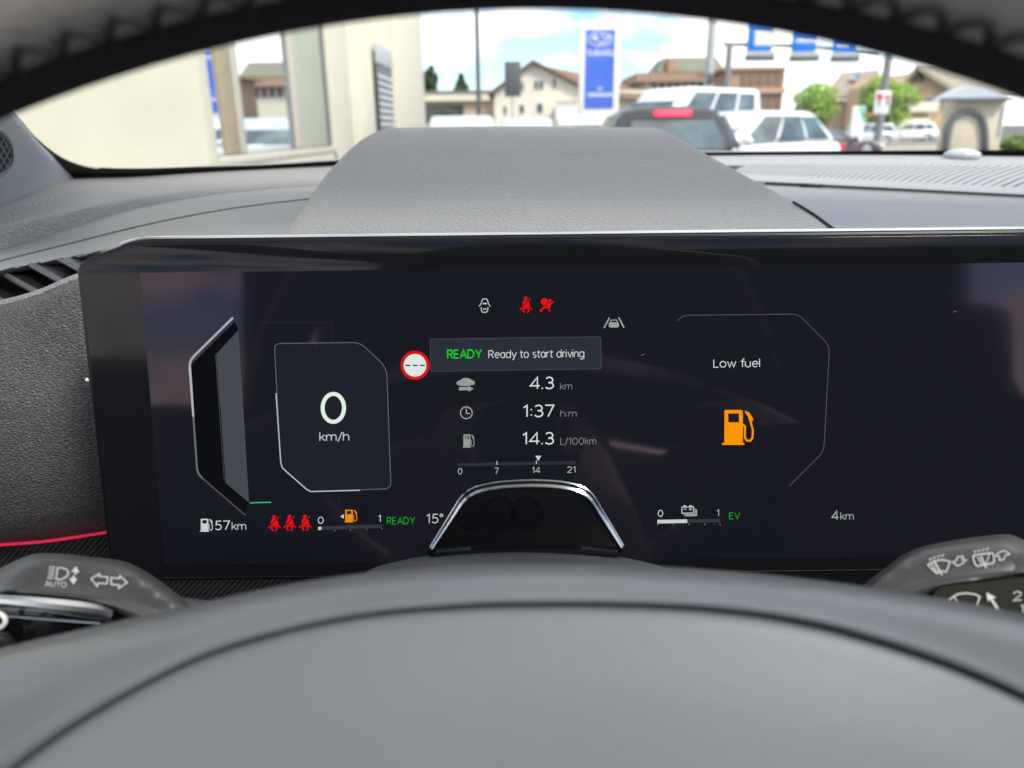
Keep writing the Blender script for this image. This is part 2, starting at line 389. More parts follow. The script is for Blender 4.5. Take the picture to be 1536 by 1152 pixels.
# terracotta building with dark mansard block
Y = 95
tb = thing('terracotta_building', 'terracotta clad office block with a dark mansard storey on top', 'building', (fx(1010, Y), Y+6, 0))
part('wall', fbox(965, 1088, 122, 240, Y, 12), m_plaster, tb, smooth=False)
part('cladding_band', fbox(955, 1092, 108, 123, Y-1, 13), m_brick, tb, smooth=False)
a0, a1 = W(985, 108, Y+1), W(1078, 84, Y+1); bq = [V((a0.x, Y+1, a0.z)), V((a1.x+1, Y+1, a0.z)), V((a1.x+1, Y+9, a0.z)), V((a0.x, Y+9, a0.z))]
tq = [V((a0.x+1.2, Y+2.2, a1.z)), V((a1.x, Y+2.2, a1.z)), V((a1.x, Y+8, a1.z)), V((a0.x+1.2, Y+8, a1.z))]
part('mansard', hexa(bq, tq), mat('mansard_slate', (.22, .21, .16), .8, var=.15), tb, smooth=False)
part('dormer', fbox(1002, 1014, 88, 108, Y+.6, 1.5), m_brick, tb, smooth=False)
for k in range(9): part('window', fbox(978+k*11.5, 985+k*11.5, 125, 138, Y-.1, .2), m_win, tb, smooth=False)
Y = 78
ob = thing('brown_block', 'brown flat-roofed building with a long row of dark windows behind the gantry', 'building', (fx(1135, Y), Y+5, 0))
part('wall', fbox(1086, 1178, 104, 240, Y, 10), m_brick, ob, smooth=False)
part('parapet', fbox(1084, 1180, 100, 105, Y-.3, 10.6), mat('parapet', (.50, .29, .17), .8), ob, smooth=False)
for k in range(5): part('window', fbox(1111+k*13, 1122+k*13, 109, 129, Y-.1, .2), m_winb, ob, smooth=False)
part('ledge', fbox(1100, 1179, 132, 140, Y-.4, .5), mat('ledge', (.52, .33, .22), .8), ob, smooth=False)
for k in range(5): part('window', fbox(1111+k*13, 1122+k*13, 143, 163, Y-.1, .2), m_winb, ob, smooth=False)

# house behind the trees, and big tan house on the right
Y = 75
h2 = thing('tan_house', 'tan house with a steep grey-brown roof standing between the two green trees', 'house', (fx(1280, Y), Y+5, 0))
part('wall', fbox(1236, 1310, 150, 240, Y, 9), m_tan, h2, smooth=False)
q = [W(1232, 150, Y-.5), W(1318, 148, Y-.5), W(1318, 108, Y+4), W(1262, 113, Y+4)]
part('roof', hexa(q, [v+V((0, 0, .25)) for v in q]), m_roof2, h2, smooth=False)
q = [W(1276, 125, Y+1.5), W(1289, 124.5, Y+1.5), W(1288, 119, Y+2.4), W(1277, 119.5, Y+2.4)]
part('skylight', hexa([v+V((0, -.1, .3)) for v in q], [v+V((0, -.1, .42)) for v in q]), m_mirror, h2, smooth=False)
for a in ((1247, 1256, 190, 204), (1259, 1268, 190, 204)): window(h2, *a, Y)
Y = 62
h3 = thing('corner_house', 'large tan house with a wide shingle roof and pale awning beside the bus shelter', 'house', (fx(1430, Y), Y+6, 0))
xl, xr, xa = fx(1362, Y), fx(1428, Y), fx(1378, Y)
fr = [V((xl, Y, 0)), V((xr, Y, 0)), V((xr, Y, fz(1428, 140, Y))), V((xa, Y, fz(1378, 106, Y))), V((xl, Y, fz(1362, 122, Y)))]
part('wall', hexa(fr, [v+V((0, 12, 0)) for v in fr]), m_tan, h3, smooth=False)
q = [W(1374, 103, Y-1), W(1436, 142, Y-1), W(1560, 142, Y+9), W(1450, 103, Y+9)]
part('roof', hexa(q, [v+V((0, 0, .3)) for v in q]), m_roof2, h3, smooth=False)
q = [W(1356, 124, Y-1), W(1376, 103, Y-1), W(1452, 103, Y+9), W(1400, 124, Y+9)]
part('roof', hexa(q, [v+V((0, 0, .3)) for v in q]), m_roof2, h3, smooth=False)
part('gable_opening', fbox(1369, 1388, 112, 123, Y-.15, .3), m_dgrey, h3, smooth=False)
window(h3, 1372, 1406, 148, 152, Y); part('balcony', fbox(1366, 1410, 152, 168, Y-1.2, 1.1), m_plaster, h3, smooth=False)
part('shop_window', fbox(1370, 1408, 190, 212, Y-.2, .3), m_win, h3, smooth=False)
q = [W(1366, 176, Y), W(1395, 174, Y), W(1394, 186, Y-1.6), W(1345, 188, Y-1.6)]
part('awning', hexa(q, [v+V((0, 0, .12)) for v in q]), mat('awning_cloth', (.75, .66, .47), .8), h3, smooth=False)

# blue pylon sign
Y = 25
pz = thing('pylon_sign', 'tall blue pylon sign with white edges, silver oval emblem and white lettering', 'sign', (fx(900, Y), Y, 0))
part('frame', fbox(867.5, 932, 30, 240, Y, .34, .03), m_white, pz)
part('panel', fbox(876.5, 923.5, 44, 163, Y-.02, .1, .0), m_blue, pz, smooth=False)

def _arc(cx, cy, rx, ry, a0, a1, n=10): return [(cx+rx*cos(radians(a0+(a1-a0)*k/n)), cy+ry*sin(radians(a0+(a1-a0)*k/n))) for k in range(n+1)]
def glyph(c):
    """monoline display lettering: strokes in cap-height units and the advance width"""
    A = _arc; X = .73
    g = {
     '0': ([A(.33, .5, .31, .5, 90, 450, 26)], .84), '1': ([[(.05, .80), (.28, 1), (.28, 0)]], .52),
     '2': ([A(.30, .70, .27, .30, 160, -25, 10)+[(.02, 0), (.60, 0)]], .76),
     '3': ([A(.28, .75, .25, .25, 150, -80, 10)+[(.22, .53)], [(.22, .53)]+A(.28, .27, .29, .27, 75, -150, 12)], .74),
     '4': ([[(.50, 0), (.50, 1), (.0, .26), (.66, .26)]], .80), '5': ([[(.54, 1), (.13, 1), (.09, .56)]+A(.27, .31, .29, .31, 110, -145, 12)], .74),
     '7': ([[(.0, 1), (.58, 1), (.20, 0)]], .72), '.': ([[(.05, -.02), (.05, .09)]], .26), ':': ([[(.05, .10), (.05, .21)], [(.05, .56), (.05, .67)]], .26),
     'R': ([[(0, 0), (0, 1), (.28, 1)]+A(.28, .74, .26, .26, 90, -90, 8)+[(0, .48)], [(.28, .48), (.56, 0)]], .76), 'E': ([[(.48, 1), (0, 1), (0, 0), (.5, 0)], [(0, .52), (.43, .52)]], .70),
     'A': ([[(0, 0), (.35, 1), (.70, 0)], [(.12, .33), (.58, .33)]], .86), 'D': ([[(0, 0), (0, 1), (.22, 1)]+A(.22, .5, .46, .5, 90, -90, 12)+[(0, 0)]], .90),
     'Y': ([[(0, 1), (.32, .46), (.32, 0)], [(.64, 1), (.32, .46)]], .74), 'V': ([[(0, 1), (.33, 0), (.66, 1)]], .78), 'L': ([[(0, 1), (0, 0), (.44, 0)]], .58),
     'U': ([[(0, 1), (0, .32)]+A(.29, .30, .29, .30, 180, 360, 10)+[(.58, 1)]], .80), 'T': ([[(0, 1), (.62, 1)], [(.31, 1), (.31, 0)]], .74), 'O': ([A(.40, .5, .40, .5, 90, 450, 24)], 1.0), 'C': ([A(.40, .5, .40, .5, 50, 310, 18)], .82),
     'S': ([A(.28, .75, .26, .25, 40, 240, 8)+A(.28, .26, .28, .26, 60, -140, 8)], .74), 'B': ([[(0, 0), (0, 1), (.26, 1)]+A(.26, .76, .24, .24, 90, -90, 8)+[(0, .52)], [(.26, .52)]+A(.28, .26, .27, .26, 90, -90, 8)+[(0, 0)]], .74),
     'a': ([A(.24, .37, .24, .37, 90, 450, 16), [(.48, X), (.48, 0)]], .64), 'd': ([A(.26, .37, .26, .37, 90, 450, 16), [(.52, 1.04), (.52, 0)]], .70),
     'e': ([[(.02, .39), (.50, .39)]+A(.26, .37, .25, .37, 5, 310, 16)], .66), 'f': ([[(.16, 0), (.16, .82)]+A(.32, .84, .16, .20, 180, 80, 6), [(.0, X), (.34, X)]], .42),
     'g': ([A(.25, .37, .25, .37, 90, 450, 16), [(.50, X), (.50, .0)]+A(.26, -.06, .24, .22, 0, -150, 8)], .68), 'h': ([[(0, 0), (0, 1.04)], [(0, .44)]+A(.24, .45, .24, .28, 180, 0, 8)+[(.48, 0)]], .64),
     'i': ([[(0, 0), (0, X)], [(0, .94), (0, 1.03)]], .20), 'k': ([[(0, 0), (0, 1.04)], [(.42, X), (.02, .32)], [(.14, .42), (.46, 0)]], .58), 'l': ([[(0, 0), (0, 1.04)]], .20),
     'm': ([[(0, 0), (0, X)], [(0, .46)]+A(.21, .46, .21, .27, 180, 0, 8)+[(.42, 0)], [(.42, .46)]+A(.63, .46, .21, .27, 180, 0, 8)+[(.84, 0)]], 1.0),
     'n': ([[(0, 0), (0, X)], [(0, .46)]+A(.23, .46, .23, .27, 180, 0, 8)+[(.46, 0)]], .64), 'o': ([A(.27, .37, .27, .37, 90, 450, 18)], .70),
     'r': ([[(0, 0), (0, X)], [(0, .44)]+A(.24, .44, .24, .29, 180, 80, 6)], .40), 's': ([A(.20, .55, .18, .18, 40, 250, 7)+A(.20, .18, .19, .18, 70, -140, 7)], .52),
     't': ([[(.14, .95), (.14, .18)]+A(.28, .16, .14, .16, 180, 290, 5), [(0, X), (.36, X)]], .46), 'u': ([[(0, X), (0, .27)]+A(.23, .27, .23, .27, 180, 360, 8), [(.46, X), (.46, 0)]], .66),
     'v': ([[(0, X), (.24, 0), (.48, X)]], .56), 'w': ([[(0, X), (.19, 0), (.38, .66), (.57, 0), (.76, X)]], .86), 'y': ([[(0, X), (.25, .02)], [(.50, X), (.18, -.22), (.02, -.26)]], .58),
     '/': ([[(0, -.12), (.34, 1.06)]], .46), '°': ([A(.14, .86, .13, .14, 90, 450, 12)], .42), ' ': ([], .36)}
    return g[c]
class Draw:
    """flat printed or lit shapes laid on a real surface: px -> surface point"""
    def __init__(s, mp, off): s.mp, s.off, s.v, s.f = mp, off, [], []
    def fill(s, pts, lift=0):
        n = len(s.v); s.v += [s.mp(p[0], p[1], s.off+lift) for p in pts]; s.f.append(tuple(range(n, n+len(pts)))); return s
    def stroke(s, pts, wd, closed=False, lift=0, w2=None):
        P = [V((p[0], p[1])) for p in pts]; n = len(P); L, Rr = [], []
        for i in range(n):
            a = P[(i-1) % n] if closed or i else None; c = P[(i+1) % n] if closed or i < n-1 else None
            t1 = (P[i]-a).normalized() if a is not None else (c-P[i]).normalized(); t2 = (c-P[i]).normalized() if c is not None else t1
            n1 = V((-t1.y, t1.x)); n2 = V((-t2.y, t2.x)); m = n1+n2; m = m.normalized() if m.length > 1e-5 else n1
            ww = wd if w2 is None else wd+(w2-wd)*i/(n-1)
            k = ww/2/max(.45, m.dot(n1)); L.append(P[i]+m*k); Rr.append(P[i]-m*k)
        base = len(s.v); s.v += [s.mp(p.x, p.y, s.off+lift) for p in L+Rr]
        for i in range(n if closed else n-1):
            j = (i+1) % n; s.f.append((base+i, base+j, base+n+j, base+n+i))
        return s
    def disc(s, cx, cy, r, ry=None, lift=0, seg=28): return s.fill([(cx+r*cos(2*pi*k/seg), cy+(ry or r)*sin(2*pi*k/seg)) for k in range(seg)], lift)
    def ring(s, cx, cy, r, wd, ry=None, lift=0, seg=36): return s.stroke([(cx+r*cos(2*pi*k/seg), cy+(ry or r)*sin(2*pi*k/seg)) for k in range(seg)], wd, True, lift)
    def text(s, body, x0, x1, base, cap, tilt=0.011, bold=0, lift=0, wt=.105):
        pen, runs = 0.0, []
        for ch in body:
            st, adv = glyph(ch)
            runs += [[(x+pen, y) for x, y in q] for q in st]; pen += adv
        xs_ = [p[0] for q in runs for p in q]; mn, mxx = min(xs_), max(xs_)
        wpx = cap*(wt+bold); sx = max((x1-x0-wpx)/max(mxx-mn, .05), .01) if body != '1' else cap
        sy = cap-wpx
        for q in runs:
            P = []
            for x, y in q:
                gx, gy = (x-mn)*sx, y*sy; P.append((x0+wpx/2+gx, base-wpx/2-gy-gx*tilt))
            cl = len(P) > 3 and (abs(P[0][0]-P[-1][0])+abs(P[0][1]-P[-1][1])) < 1e-6
            s.stroke(P[:-1] if cl else P, wpx, cl, lift)
        return s
    def done(s, name, mt, parent):
        o = part(name, (s.v, s.f), mt, parent, smooth=False); return o
mp25 = lambda px, py, off: W(px, py, 25-.02-off)
m_silver = mat('sign_silver', (.72, .74, .80), .4); m_signw = mat('sign_white', (.85, .86, .9), .5)
d = Draw(mp25, .02); d.ring(900, 58.5, 18, 1.6, 10)
def star(d, cx, cy, r, ry):
    d.fill([(cx+(r if k % 2 == 0 else r*.35)*cos(pi/4*k), cy+(ry if k % 2 == 0 else ry*.35)*sin(pi/4*k)) for k in range(8)])
star(d, 893, 57, 8, 6.5)
for (sx_, sy_) in ((904, 54), (910, 58.5), (906, 63), (900, 64.5), (913, 55)): star(d, sx_, sy_, 4, 3.4)
d.done('emblem', m_silver, pz)
Draw(mp25, .02).text('SUBARU', 880, 921, 84, 9.5, 0, bold=.02).done('lettering', m_signw, pz)
d = Draw(mp25, .02)
for k in range(13): d.fill([(882+k*2.9, 145), (884+k*2.9, 145), (884+k*2.9, 139.5), (882+k*2.9, 139.5)])
star(d, 900, 133, 5, 4); d.done('small_lettering', m_silver, pz)

# poles
def pole(name, label, px, Y, top_py, r, mt, group=None, arms=()):
    x = fx(px, Y); zt = fz(px, top_py, Y)
    t = thing(name, label, 'pole', (x, Y, 0), group)
    part('shaft', tube([V((x, Y, -.05)), V((x, Y, zt*.5)), V((x, Y, zt))], [r*1.1, r, r*.85], 12), mt, t)
    for a in arms: part(*a, t)
    return t
p = pole('lamp_post', 'slim dark grey post standing left of the gabled house', 719, 34, -60, .10, m_dgrey)
part('head', box((fx(719, 34)+.5, 34, fz(719, -60, 34)), (1.2, .25, .12), .03), m_dgrey, p)
p = pole('mast', 'thick pale grey mast standing behind the white van', 1058, 30, -60, .17, m_lgrey)
part('bracket', box((fx(1058, 30), 30-.2, fz(1058, 118, 30)), (.22, .16, .35), .02), m_dgrey, p)
# grey back of a road sign on post
Y = 40; sg = thing('rear_facing_sign', 'dark grey back of a tall road sign beside the gabled house', 'sign', (fx(769, Y), Y, 0))
part('post', tube([V((fx(769, Y), Y, -.05)), V((fx(769, Y), Y, fz(769, 95, Y)))], .045, 10), m_lgrey, sg)
part('board', fbox(757, 781, 92, 145, Y-.12, .06, .01), m_dgrey, sg); part('side_board', fbox(781.5, 786, 122, 137, Y-.1, .05, .01), m_grey, sg)
# gantry with three blue signs
Y = 42
g = thing('sign_gantry', 'grey road gantry carrying three blue direction signs over the street', 'gantry', (fx(1085, Y), Y, 0))
for px, nm in ((1085, 'post'), (1318, 'post')):
    part(nm, tube([V((fx(px, Y), Y, -.05)), V((fx(px, Y), Y, 3)), V((fx(px, Y), Y, fz(px, 66 if px < 1200 else 76, Y)))], .17 if px < 1200 else .2, 12), m_grey, g)
part('beam', tube([W(1085, 66, Y), W(1200, 69, Y), W(1318, 78, Y)], .10, 10), m_grey, g)
for k, (x0, x1, yb) in enumerate(((1120, 1164, 77), (1187, 1231, 78), (1249, 1291, 78.5))):
    s_ = part('sign_board', fbox(x0, x1, 5 if k < 2 else 20, yb, Y-.32, .08, .01), m_blue2, g)
    mpg = lambda px, py, off: W(px, py, 42-.32-off)
    part('edge_strip', fbox(x0, x1, yb, yb+4.5, Y-.34, .16), m_lgrey, s_, smooth=False); part('lamp_box', fbox(x0-1, x1-1, yb+5, yb+14, Y-.45, .3, .02), m_dgrey, s_)
    d = Draw(mpg, .01)
    if k == 0: d.fill([(1133, 44), (1163, 44), (1162, 68), (1132, 68)]); d.done('white_field', mat('sign_field', (.72, .70, .62), .6), s_)
    elif k == 1: pass
    if k == 1:
        d = Draw(mpg, .01)
        for j in range(8): d.fill([(1195+j*4, 64), (1197.6+j*4, 64), (1197.6+j*4, 57-(j % 3)), (1195+j*4, 57-(j % 3))])
        d.done('lettering', m_signw, s_)
    if k == 2:
        d = Draw(mpg, .01)
        for j in range(4): d.fill([(1256+j*4.5, 70), (1259+j*4.5, 70), (1259+j*4.5, 64), (1256+j*4.5, 64)])
        d.done('lettering', m_signw, s_)
# lane board on the right gantry post
Y = 41.2; lbd = thing('lane_board', 'small white lane board with red and black bars on the gantry post', 'sign', (fx(1324, Y), Y, fz(1324, 172, Y)))
part('board', fbox(1310, 1338, 136, 171, Y-.2, .06, .01), m_white, lbd)
mpl = lambda px, py, off: W(px, py, 41.2-.2-off); m_rd = mat('sign_red', (.72, .02, .05), .5); m_bk = mat('sign_black', (.02, .02, .02), .6)
Draw(mpl, .01).fill([(1319-1.6, 146), (1319+1.6, 146), (1319+1.6, 159), (1319-1.6, 159)]).fill([(1331-1.4, 148), (1331+1.4, 148), (1331+1.4, 159), (1331-1.4, 159)]).done('lane_bar', m_bk, lbd)
Draw(mpl, .015).disc(1320, 145.5, 5).fill([(1319, 138), (1324, 145), (1315, 145)]).fill([(1328, 142), (1335, 142), (1335, 148), (1328, 148)]).done('red_mark', m_rd, lbd)
part('clip', fbox(1304, 1318, 169, 175, Y-.1, .8), mat('orange_clip', (.6, .3, .04), .5), lbd, smooth=False)
# white/green banner
Y = 45; bn = thing('banner_sign', 'white upright banner board with a green corner, below the trees', 'sign', (fx(1285, Y), Y, 0))
part('board', fbox(1270, 1300, 159, 240, Y, .15, .02), m_white, bn)
Draw(lambda px, py, off: W(px, py, 45-off), .01).fill([(1288, 160), (1299.5, 160), (1299.5, 184), (1294, 184)]).done('green_field', mat('banner_green', (.18, .62, .42), .5), bn)
# bus shelter kiosk with arch
Y = 30
ks = thing('shelter_kiosk', 'pale rendered kiosk with a dark arched doorway and rounded metal roof', 'kiosk', (fx(1465, Y), Y+1.2, 0))
part('wall', fbox(1418, 1512, 148, 260, Y, .9, .02), mat('kiosk_render', (.60, .52, .38), .85, var=.06), ks)
pts = [W(1412, 150, Y-.4), W(1424, 143, Y-.4), W(1440, 134, Y-.4), W(1462, 129, Y-.4), W(1486, 132, Y-.4), W(1508, 142, Y-.4), W(1520, 150, Y-.4)]
a = cr(pts, 21); part('roof', merge(grid([a, [v+V((0, .7, 0)) for v in a]]), hexa([a[i] for i in range(21)], [v+V((0, .01, 0)) for v in a])), mat('kiosk_metal', (.50, .54, .58), .4), ks)
part('fascia', fbox(1412, 1520, 146, 152, Y-.42, .1), m_dgrey, ks, smooth=False)
arch = cr([W(1418, 226, Y-.06), W(1421, 195, Y-.06), W(1432, 175, Y-.06), W(1452, 167, Y-.06), W(1470, 174, Y-.06), W(1477, 195, Y-.06), W(1478, 250, Y-.06)], 28)
part('arch_surround', tube(arch, .13, 8), m_dgrey, ks)
part('poster', fbox(1497, 1507, 160, 205, Y-.05, .04), mat('poster_blue', (.25, .35, .6), .5), ks, smooth=False)
Y = 37; lw = thing('low_wall', 'low sandy boundary wall along the far pavement', 'wall', (fx(1400, Y), Y, 0)); part('wall', fbox(1235, 1640, 214, 262, Y, .3, .02), m_sill, lw)
part('coping', fbox(1233, 1642, 211.5, 214, Y-.05, .4), m_frame_l, lw, smooth=False)

# --- trees
m_bark = mat('bark', (.10, .075, .05), .9, grain=(40, .01, (1, 1, .3), 'noise'))
def leafmat(name, c):
    m = mat(name, c, .6, var=.35, vscale=2.2); m.node_tree.nodes['Principled BSDF'].inputs['Transmission Weight'].default_value = 0; return m
m_leaf = leafmat('leaf_green', (.25, .40, .03)); m_leafd = leafmat('leaf_dark', (.045, .075, .03)); m_leafb = leafmat('leaf_olive', (.20, .29, .05))
def tree(name, label, px, Y, py_top, py_low, halfpx, mt, n=2600, conifer=False, leaf=.16, group=None, seed=0):
    rnd = random.Random(seed+int(px)); x = fx(px, Y); zt, zl = fz(px, py_top, Y), fz(px, py_low, Y); hw = halfpx/FPX*Y*.95
    t = thing(name, label, 'tree', (x, Y, 0), group)
    br = [tube([V((x, Y, -.05)), V((x+.05, Y, zl*.7)), V((x, Y, zl+(zt-zl)*.7))], [.16, .12, .04], 9)]
    for k in range(6):
        an = k*1.1; br.append(tube([V((x, Y, zl*.8+.15*k)), V((x+cos(an)*hw*.35, Y+sin(an)*hw*.35, zl+(zt-zl)*.35)), V((x+cos(an)*hw*.6, Y+sin(an)*hw*.6, zl+(zt-zl)*.6))], [.06, .04, .02], 6))
    part('trunk', merge(*br), m_bark, t)
    vv, ff = [], []
    cl = []
    for k in range(44):
        while True:
            p = V((rnd.uniform(-1, 1), rnd.uniform(-1, 1), rnd.uniform(-1, 1)))
            if p.length < 1: break
        cl.append((p*rnd.uniform(.6, .9), rnd.uniform(.13, .34)))
    for k in range(n):
        if conifer:
            u = rnd.random()**1.4; an = rnd.uniform(0, 2*pi); rr = hw*(1-u)*(.75+.3*sin(an*3+u*30))*rnd.uniform(.6, 1.05)
            c = V((x+rr*cos(an), Y+rr*sin(an), zl+(zt-zl)*u))
        else:
            p, r = rnd.choice(cl); q = V((rnd.gauss(0, 1), rnd.gauss(0, 1), rnd.gauss(0, 1))).normalized()*r*rnd.uniform(.7, 1.05)
            q = p+q; c = V((x+q.x*hw, Y+q.y*hw, (zt+zl)/2+q.z*(zt-zl)/2))
        a = V((rnd.gauss(0, 1), rnd.gauss(0, 1), rnd.gauss(0, 1))).normalized(); b2 = a.orthogonal().normalized(); s = leaf*rnd.uniform(.6, 1.3)
        i = len(vv); vv += [c-a*s, c+b2*s*.55, c+a*s, c-b2*s*.55]; ff.append((i, i+1, i+2, i+3))
    me = bpy.data.meshes.new('crown'); org = ORG[t.name]; me.from_pydata([tuple(v-org) for v in vv], [], ff); me.materials.append(mt)
    o = bpy.data.objects.new('crown', me); COL.objects.link(o); o.parent = t
    return t
tree('leafy_tree', 'round bright green tree between the brown block and the tan house', 1218, 55, 118, 200, 36, m_leaf, 3200, seed=1)
tree('leafy_tree', 'larger bright green tree standing behind the white lane board', 1325, 52, 106, 205, 50, m_leaf, 4200, seed=2)
tree('conifer_tree', 'small dark pointed conifer rising behind the low pale building', 694, 100, 112, 145, 16, m_leafd, 1200, True, .35, seed=3)
tree('conifer_tree', 'dark narrow tree beside the corner of the showroom', 648, 95, 98, 150, 14, m_leafd, 1400, False, .35, seed=4)
tree('olive_shrub', 'loose olive green bush next to the pale kiosk', 1530, 33, 196, 240, 24, m_leafb, 1800, seed=5)
tree('roadside_bush', 'low dark green hedge bush in front of the low pale building', 668, 60, 165, 192, 30, m_leafd, 1500, False, .2, seed=6)

# --- cars
m_tyre = mat('tyre', (.02, .02, .02), .85); m_rimm = mat('alloy', (.5, .5, .5), .3, metal=.8)
m_cglass = mat('car_glass', (.085, .12, .13), .04, spec=.6, coat=.3, var=.75, vscale=1.6); m_redl = mat('tail_red', (.55, .01, .02), .25)  # mottled glass colour paints in pale reflections and dark interior
m_lampw = mat('head_lamp', (.7, .72, .75), .15)
def paint(n, c): return mat('paint_'+n, c, .28, coat=.6, var=.02)
def car(name, label, cx, cy, rot, L, Wd, H, pm, group=None, brake=False, belt=.60, nose=.74, roofspan=(.12, .55), taper=.80, bev=.10):
    t = thing(name, label, 'car', (cx, cy, 0), group); ca, sa = cos(rot), sin(rot)
    def X(p): return V((cx + p[0]*ca - p[1]*sa, cy + p[0]*sa + p[1]*ca, p[2]))
    def tv(vf): return [X(v) for v in vf[0]], vf[1]
    hw = Wd/2; rows = []
    for (tt, k, zl, zb) in ((0, .80, .38, .52), (.012, .90, .30, .57), (.05, .98, .22, .60), (.3, 1, .2, .61), (.55, 1, .2, .60), (.72, 1, .2, .585), (.86, .985, .21, .54), (.95, .94, .24, .49), (.99, .84, .3, .44), (1, .74, .34, .40)):
        y = (tt-.5)*L; z0, z1 = zl, zb/.6*belt*H; w2 = hw*k
        loop = [(-w2*.9, z0), (-w2, z0+.1), (-w2*1.0, (z0+z1)*.5), (-w2*.97, z1-.08), (-w2*.90, z1), (-w2*.4, z1+.03), (w2*.4, z1+.03), (w2*.90, z1), (w2*.97, z1-.08), (w2, (z0+z1)*.5), (w2, z0+.1), (w2*.9, z0)]
        rows.append([V((a, y, z)) for a, z in loop])
    n = 12; vv = [v for r in rows for v in r]; ff = []
    for i in range(len(rows)-1):
        for j in range(n): ff.append((i*n+j, i*n+(j+1) % n, (i+1)*n+(j+1) % n, (i+1)*n+j))
    ff += [tuple(range(n)), tuple((len(rows)-1)*n+j for j in range(n-1, -1, -1))]
    part('body', tv((vv, ff)), pm, t)
    zb = belt*H-.02; b0, b1 = (.02-.5)*L, (nose-.5)*L; r0, r1 = (roofspan[0]-.5)*L, (roofspan[1]-.5)*L
    B = [V((-hw*.92, b0, zb)), V((hw*.92, b0, zb)), V((hw*.92, b1, zb)), V((-hw*.92, b1, zb))]
    T = [V((-hw*taper, r0, H-.05)), V((hw*taper, r0, H-.05)), V((hw*taper*.97, r1, H-.04)), V((-hw*taper*.97, r1, H-.04))]
    bm = bmesh.new(); vs2 = [bm.verts.new(v) for v in B+T]
    for q in ((3, 2, 1, 0), (4, 5, 6, 7), (0, 1, 5, 4), (1, 2, 6, 5), (2, 3, 7, 6), (3, 0, 4, 7)): bm.faces.new([vs2[i] for i in q])
    bmesh.ops.bevel(bm, geom=bm.edges[:], offset=bev, segments=4, affect='EDGES', profile=.5)
    for i, v in enumerate(bm.verts): v.index = i
    g = ([v.co.copy() for v in bm.verts], [tuple(v.index for v in f.verts) for f in bm.faces]); bm.free()
    # crown the roof slightly
    g = ([V((v.x, v.y, v.z + (.045*(1-(v.x/hw)**2) if v.z > H-.13 else 0))) for v in g[0]], g[1])
    part('cabin', tv(g), pm, t)
    def panel(nm, A, Bq, C_, D_, u0, u1, v0, v1, proud=.012):
        def at(u, v): return (A.lerp(Bq, u)).lerp(D_.lerp(C_, u), v)
        q = [at(u0, v0), at(u1, v0), at(u1, v1), at(u0, v1)]; nn = (q[1]-q[0]).cross(q[3]-q[0]).normalized()
        c = sum(q, V())/4; 
        if nn.dot(c-V((0, 0, c.z))) < 0: nn = -nn
        qq = [V((p.x, p.y, 0)) for p in [V((0, 0, 0))]]
        return part(nm, tv(hexa([p+nn*proud for p in q], [p-nn*.03 for p in q])), m_cglass, t, smooth=False)
    panel('rear_window', B[0], B[1], T[1], T[0], .15 if brake else .10, .85 if brake else .90, .12, .74 if brake else .86)
    panel('windscreen', B[3], B[2], T[2], T[3], .07, .93, .08, .93)
    for (a, b_, c, d_) in ((B[1], B[2], T[2], T[1]), (B[0], B[3], T[3], T[0])):
        panel('side_window', a, b_, c, d_, .10, .30, .16, .86); panel('side_window', a, b_, c, d_, .33, .58, .12, .88); panel('side_window', a, b_, c, d_, .61, .88, .12, .88)
    for sx_ in (-1, 1):
        for yy in (-.30*L, .31*L):
            wh = part('wheel', tv(tube([V((sx_*(hw-.2), yy, .32)), V((sx_*(hw-.01), yy, .32))], .32, 20)), m_tyre, t)
            part('hubcap', tv(tube([V((sx_*(hw-.02), yy, .32)), V((sx_*(hw+.005), yy, .32))], [.22, .19], 16)), m_rimm, wh)
        part('door_mirror', tv(ellipsoid((sx_*(hw+.10), (nose-.5)*L-.32, belt*H+.06), (.13, .07, .085))), pm, t)
        part('tail_lamp', tv(box((sx_*hw*.76, -L*.5+.05, belt*H-.12), (.26, .14, .20), .03)), m_redl, t)
        part('head_lamp', tv(box((sx_*hw*.68, L*.5-.10, .44*H), (.36, .22, .13), .03)), m_lampw, t)
    part('number_plate', tv(box((0, -L*.5-.005, .62), (.5, .03, .12), .005)), m_white, t)
    if brake:
        q = part('brake_lamp', tv(box((0, r0-.07, H-.10), (.45, .035, .066), .03, seg=4)), mat('brake_red', (.6, .01, .04), .3, emit=lin((235, 40, 80)), emit_s=.75), t)
        for k in range(11): part('lamp_segment', tv(box((-.17+k*.034, r0-.091, H-.10), (.010, .012, .038))), mat('brake_seg', (.8, .2, .25), .4, emit=lin((255, 120, 140)), emit_s=.5), q, smooth=False)
    return t
white = paint('white', (.80, .80, .80)); black = mat('paint_charcoal', (.03, .03, .033), .35, spec=.4); silver = paint('silver', (.52, .54, .56)); red = paint('maroon', (.07, .03, .035)); bluep = paint('blue', (.10, .22, .5))
car('dark_hatchback', 'charcoal hatchback seen from behind with its red high brake lamp lit', fx(1026, 9.2), 11.2, radians(-2), 4.0, 1.92, 1.42, black, brake=True, taper=.66, bev=.26)
car('white_hatchback', 'white hatchback parked at an angle beside the dark hatchback', fx(1112, 14.5), 14.5, radians(120), 3.9, 1.70, 1.44, white, bev=.17, roofspan=(.2, .56), nose=.80)
car('white_van', 'tall white van standing behind the dark hatchback', fx(1022, 19.5), 19.5, radians(124), 4.2, 1.85, 2.08, white, belt=.62, nose=.86, roofspan=(.04, .64), taper=.84, bev=.14)
car('parked_car', 'pale silver car parked below the slim dark grey post', fx(690, 17), 17.5, radians(185), 4.1, 1.75, 1.47, silver)
car('parked_car', 'pale car parked in front of the dark grey sign back', fx(792, 22), 22.5, radians(175), 4.2, 1.75, 1.46, silver)
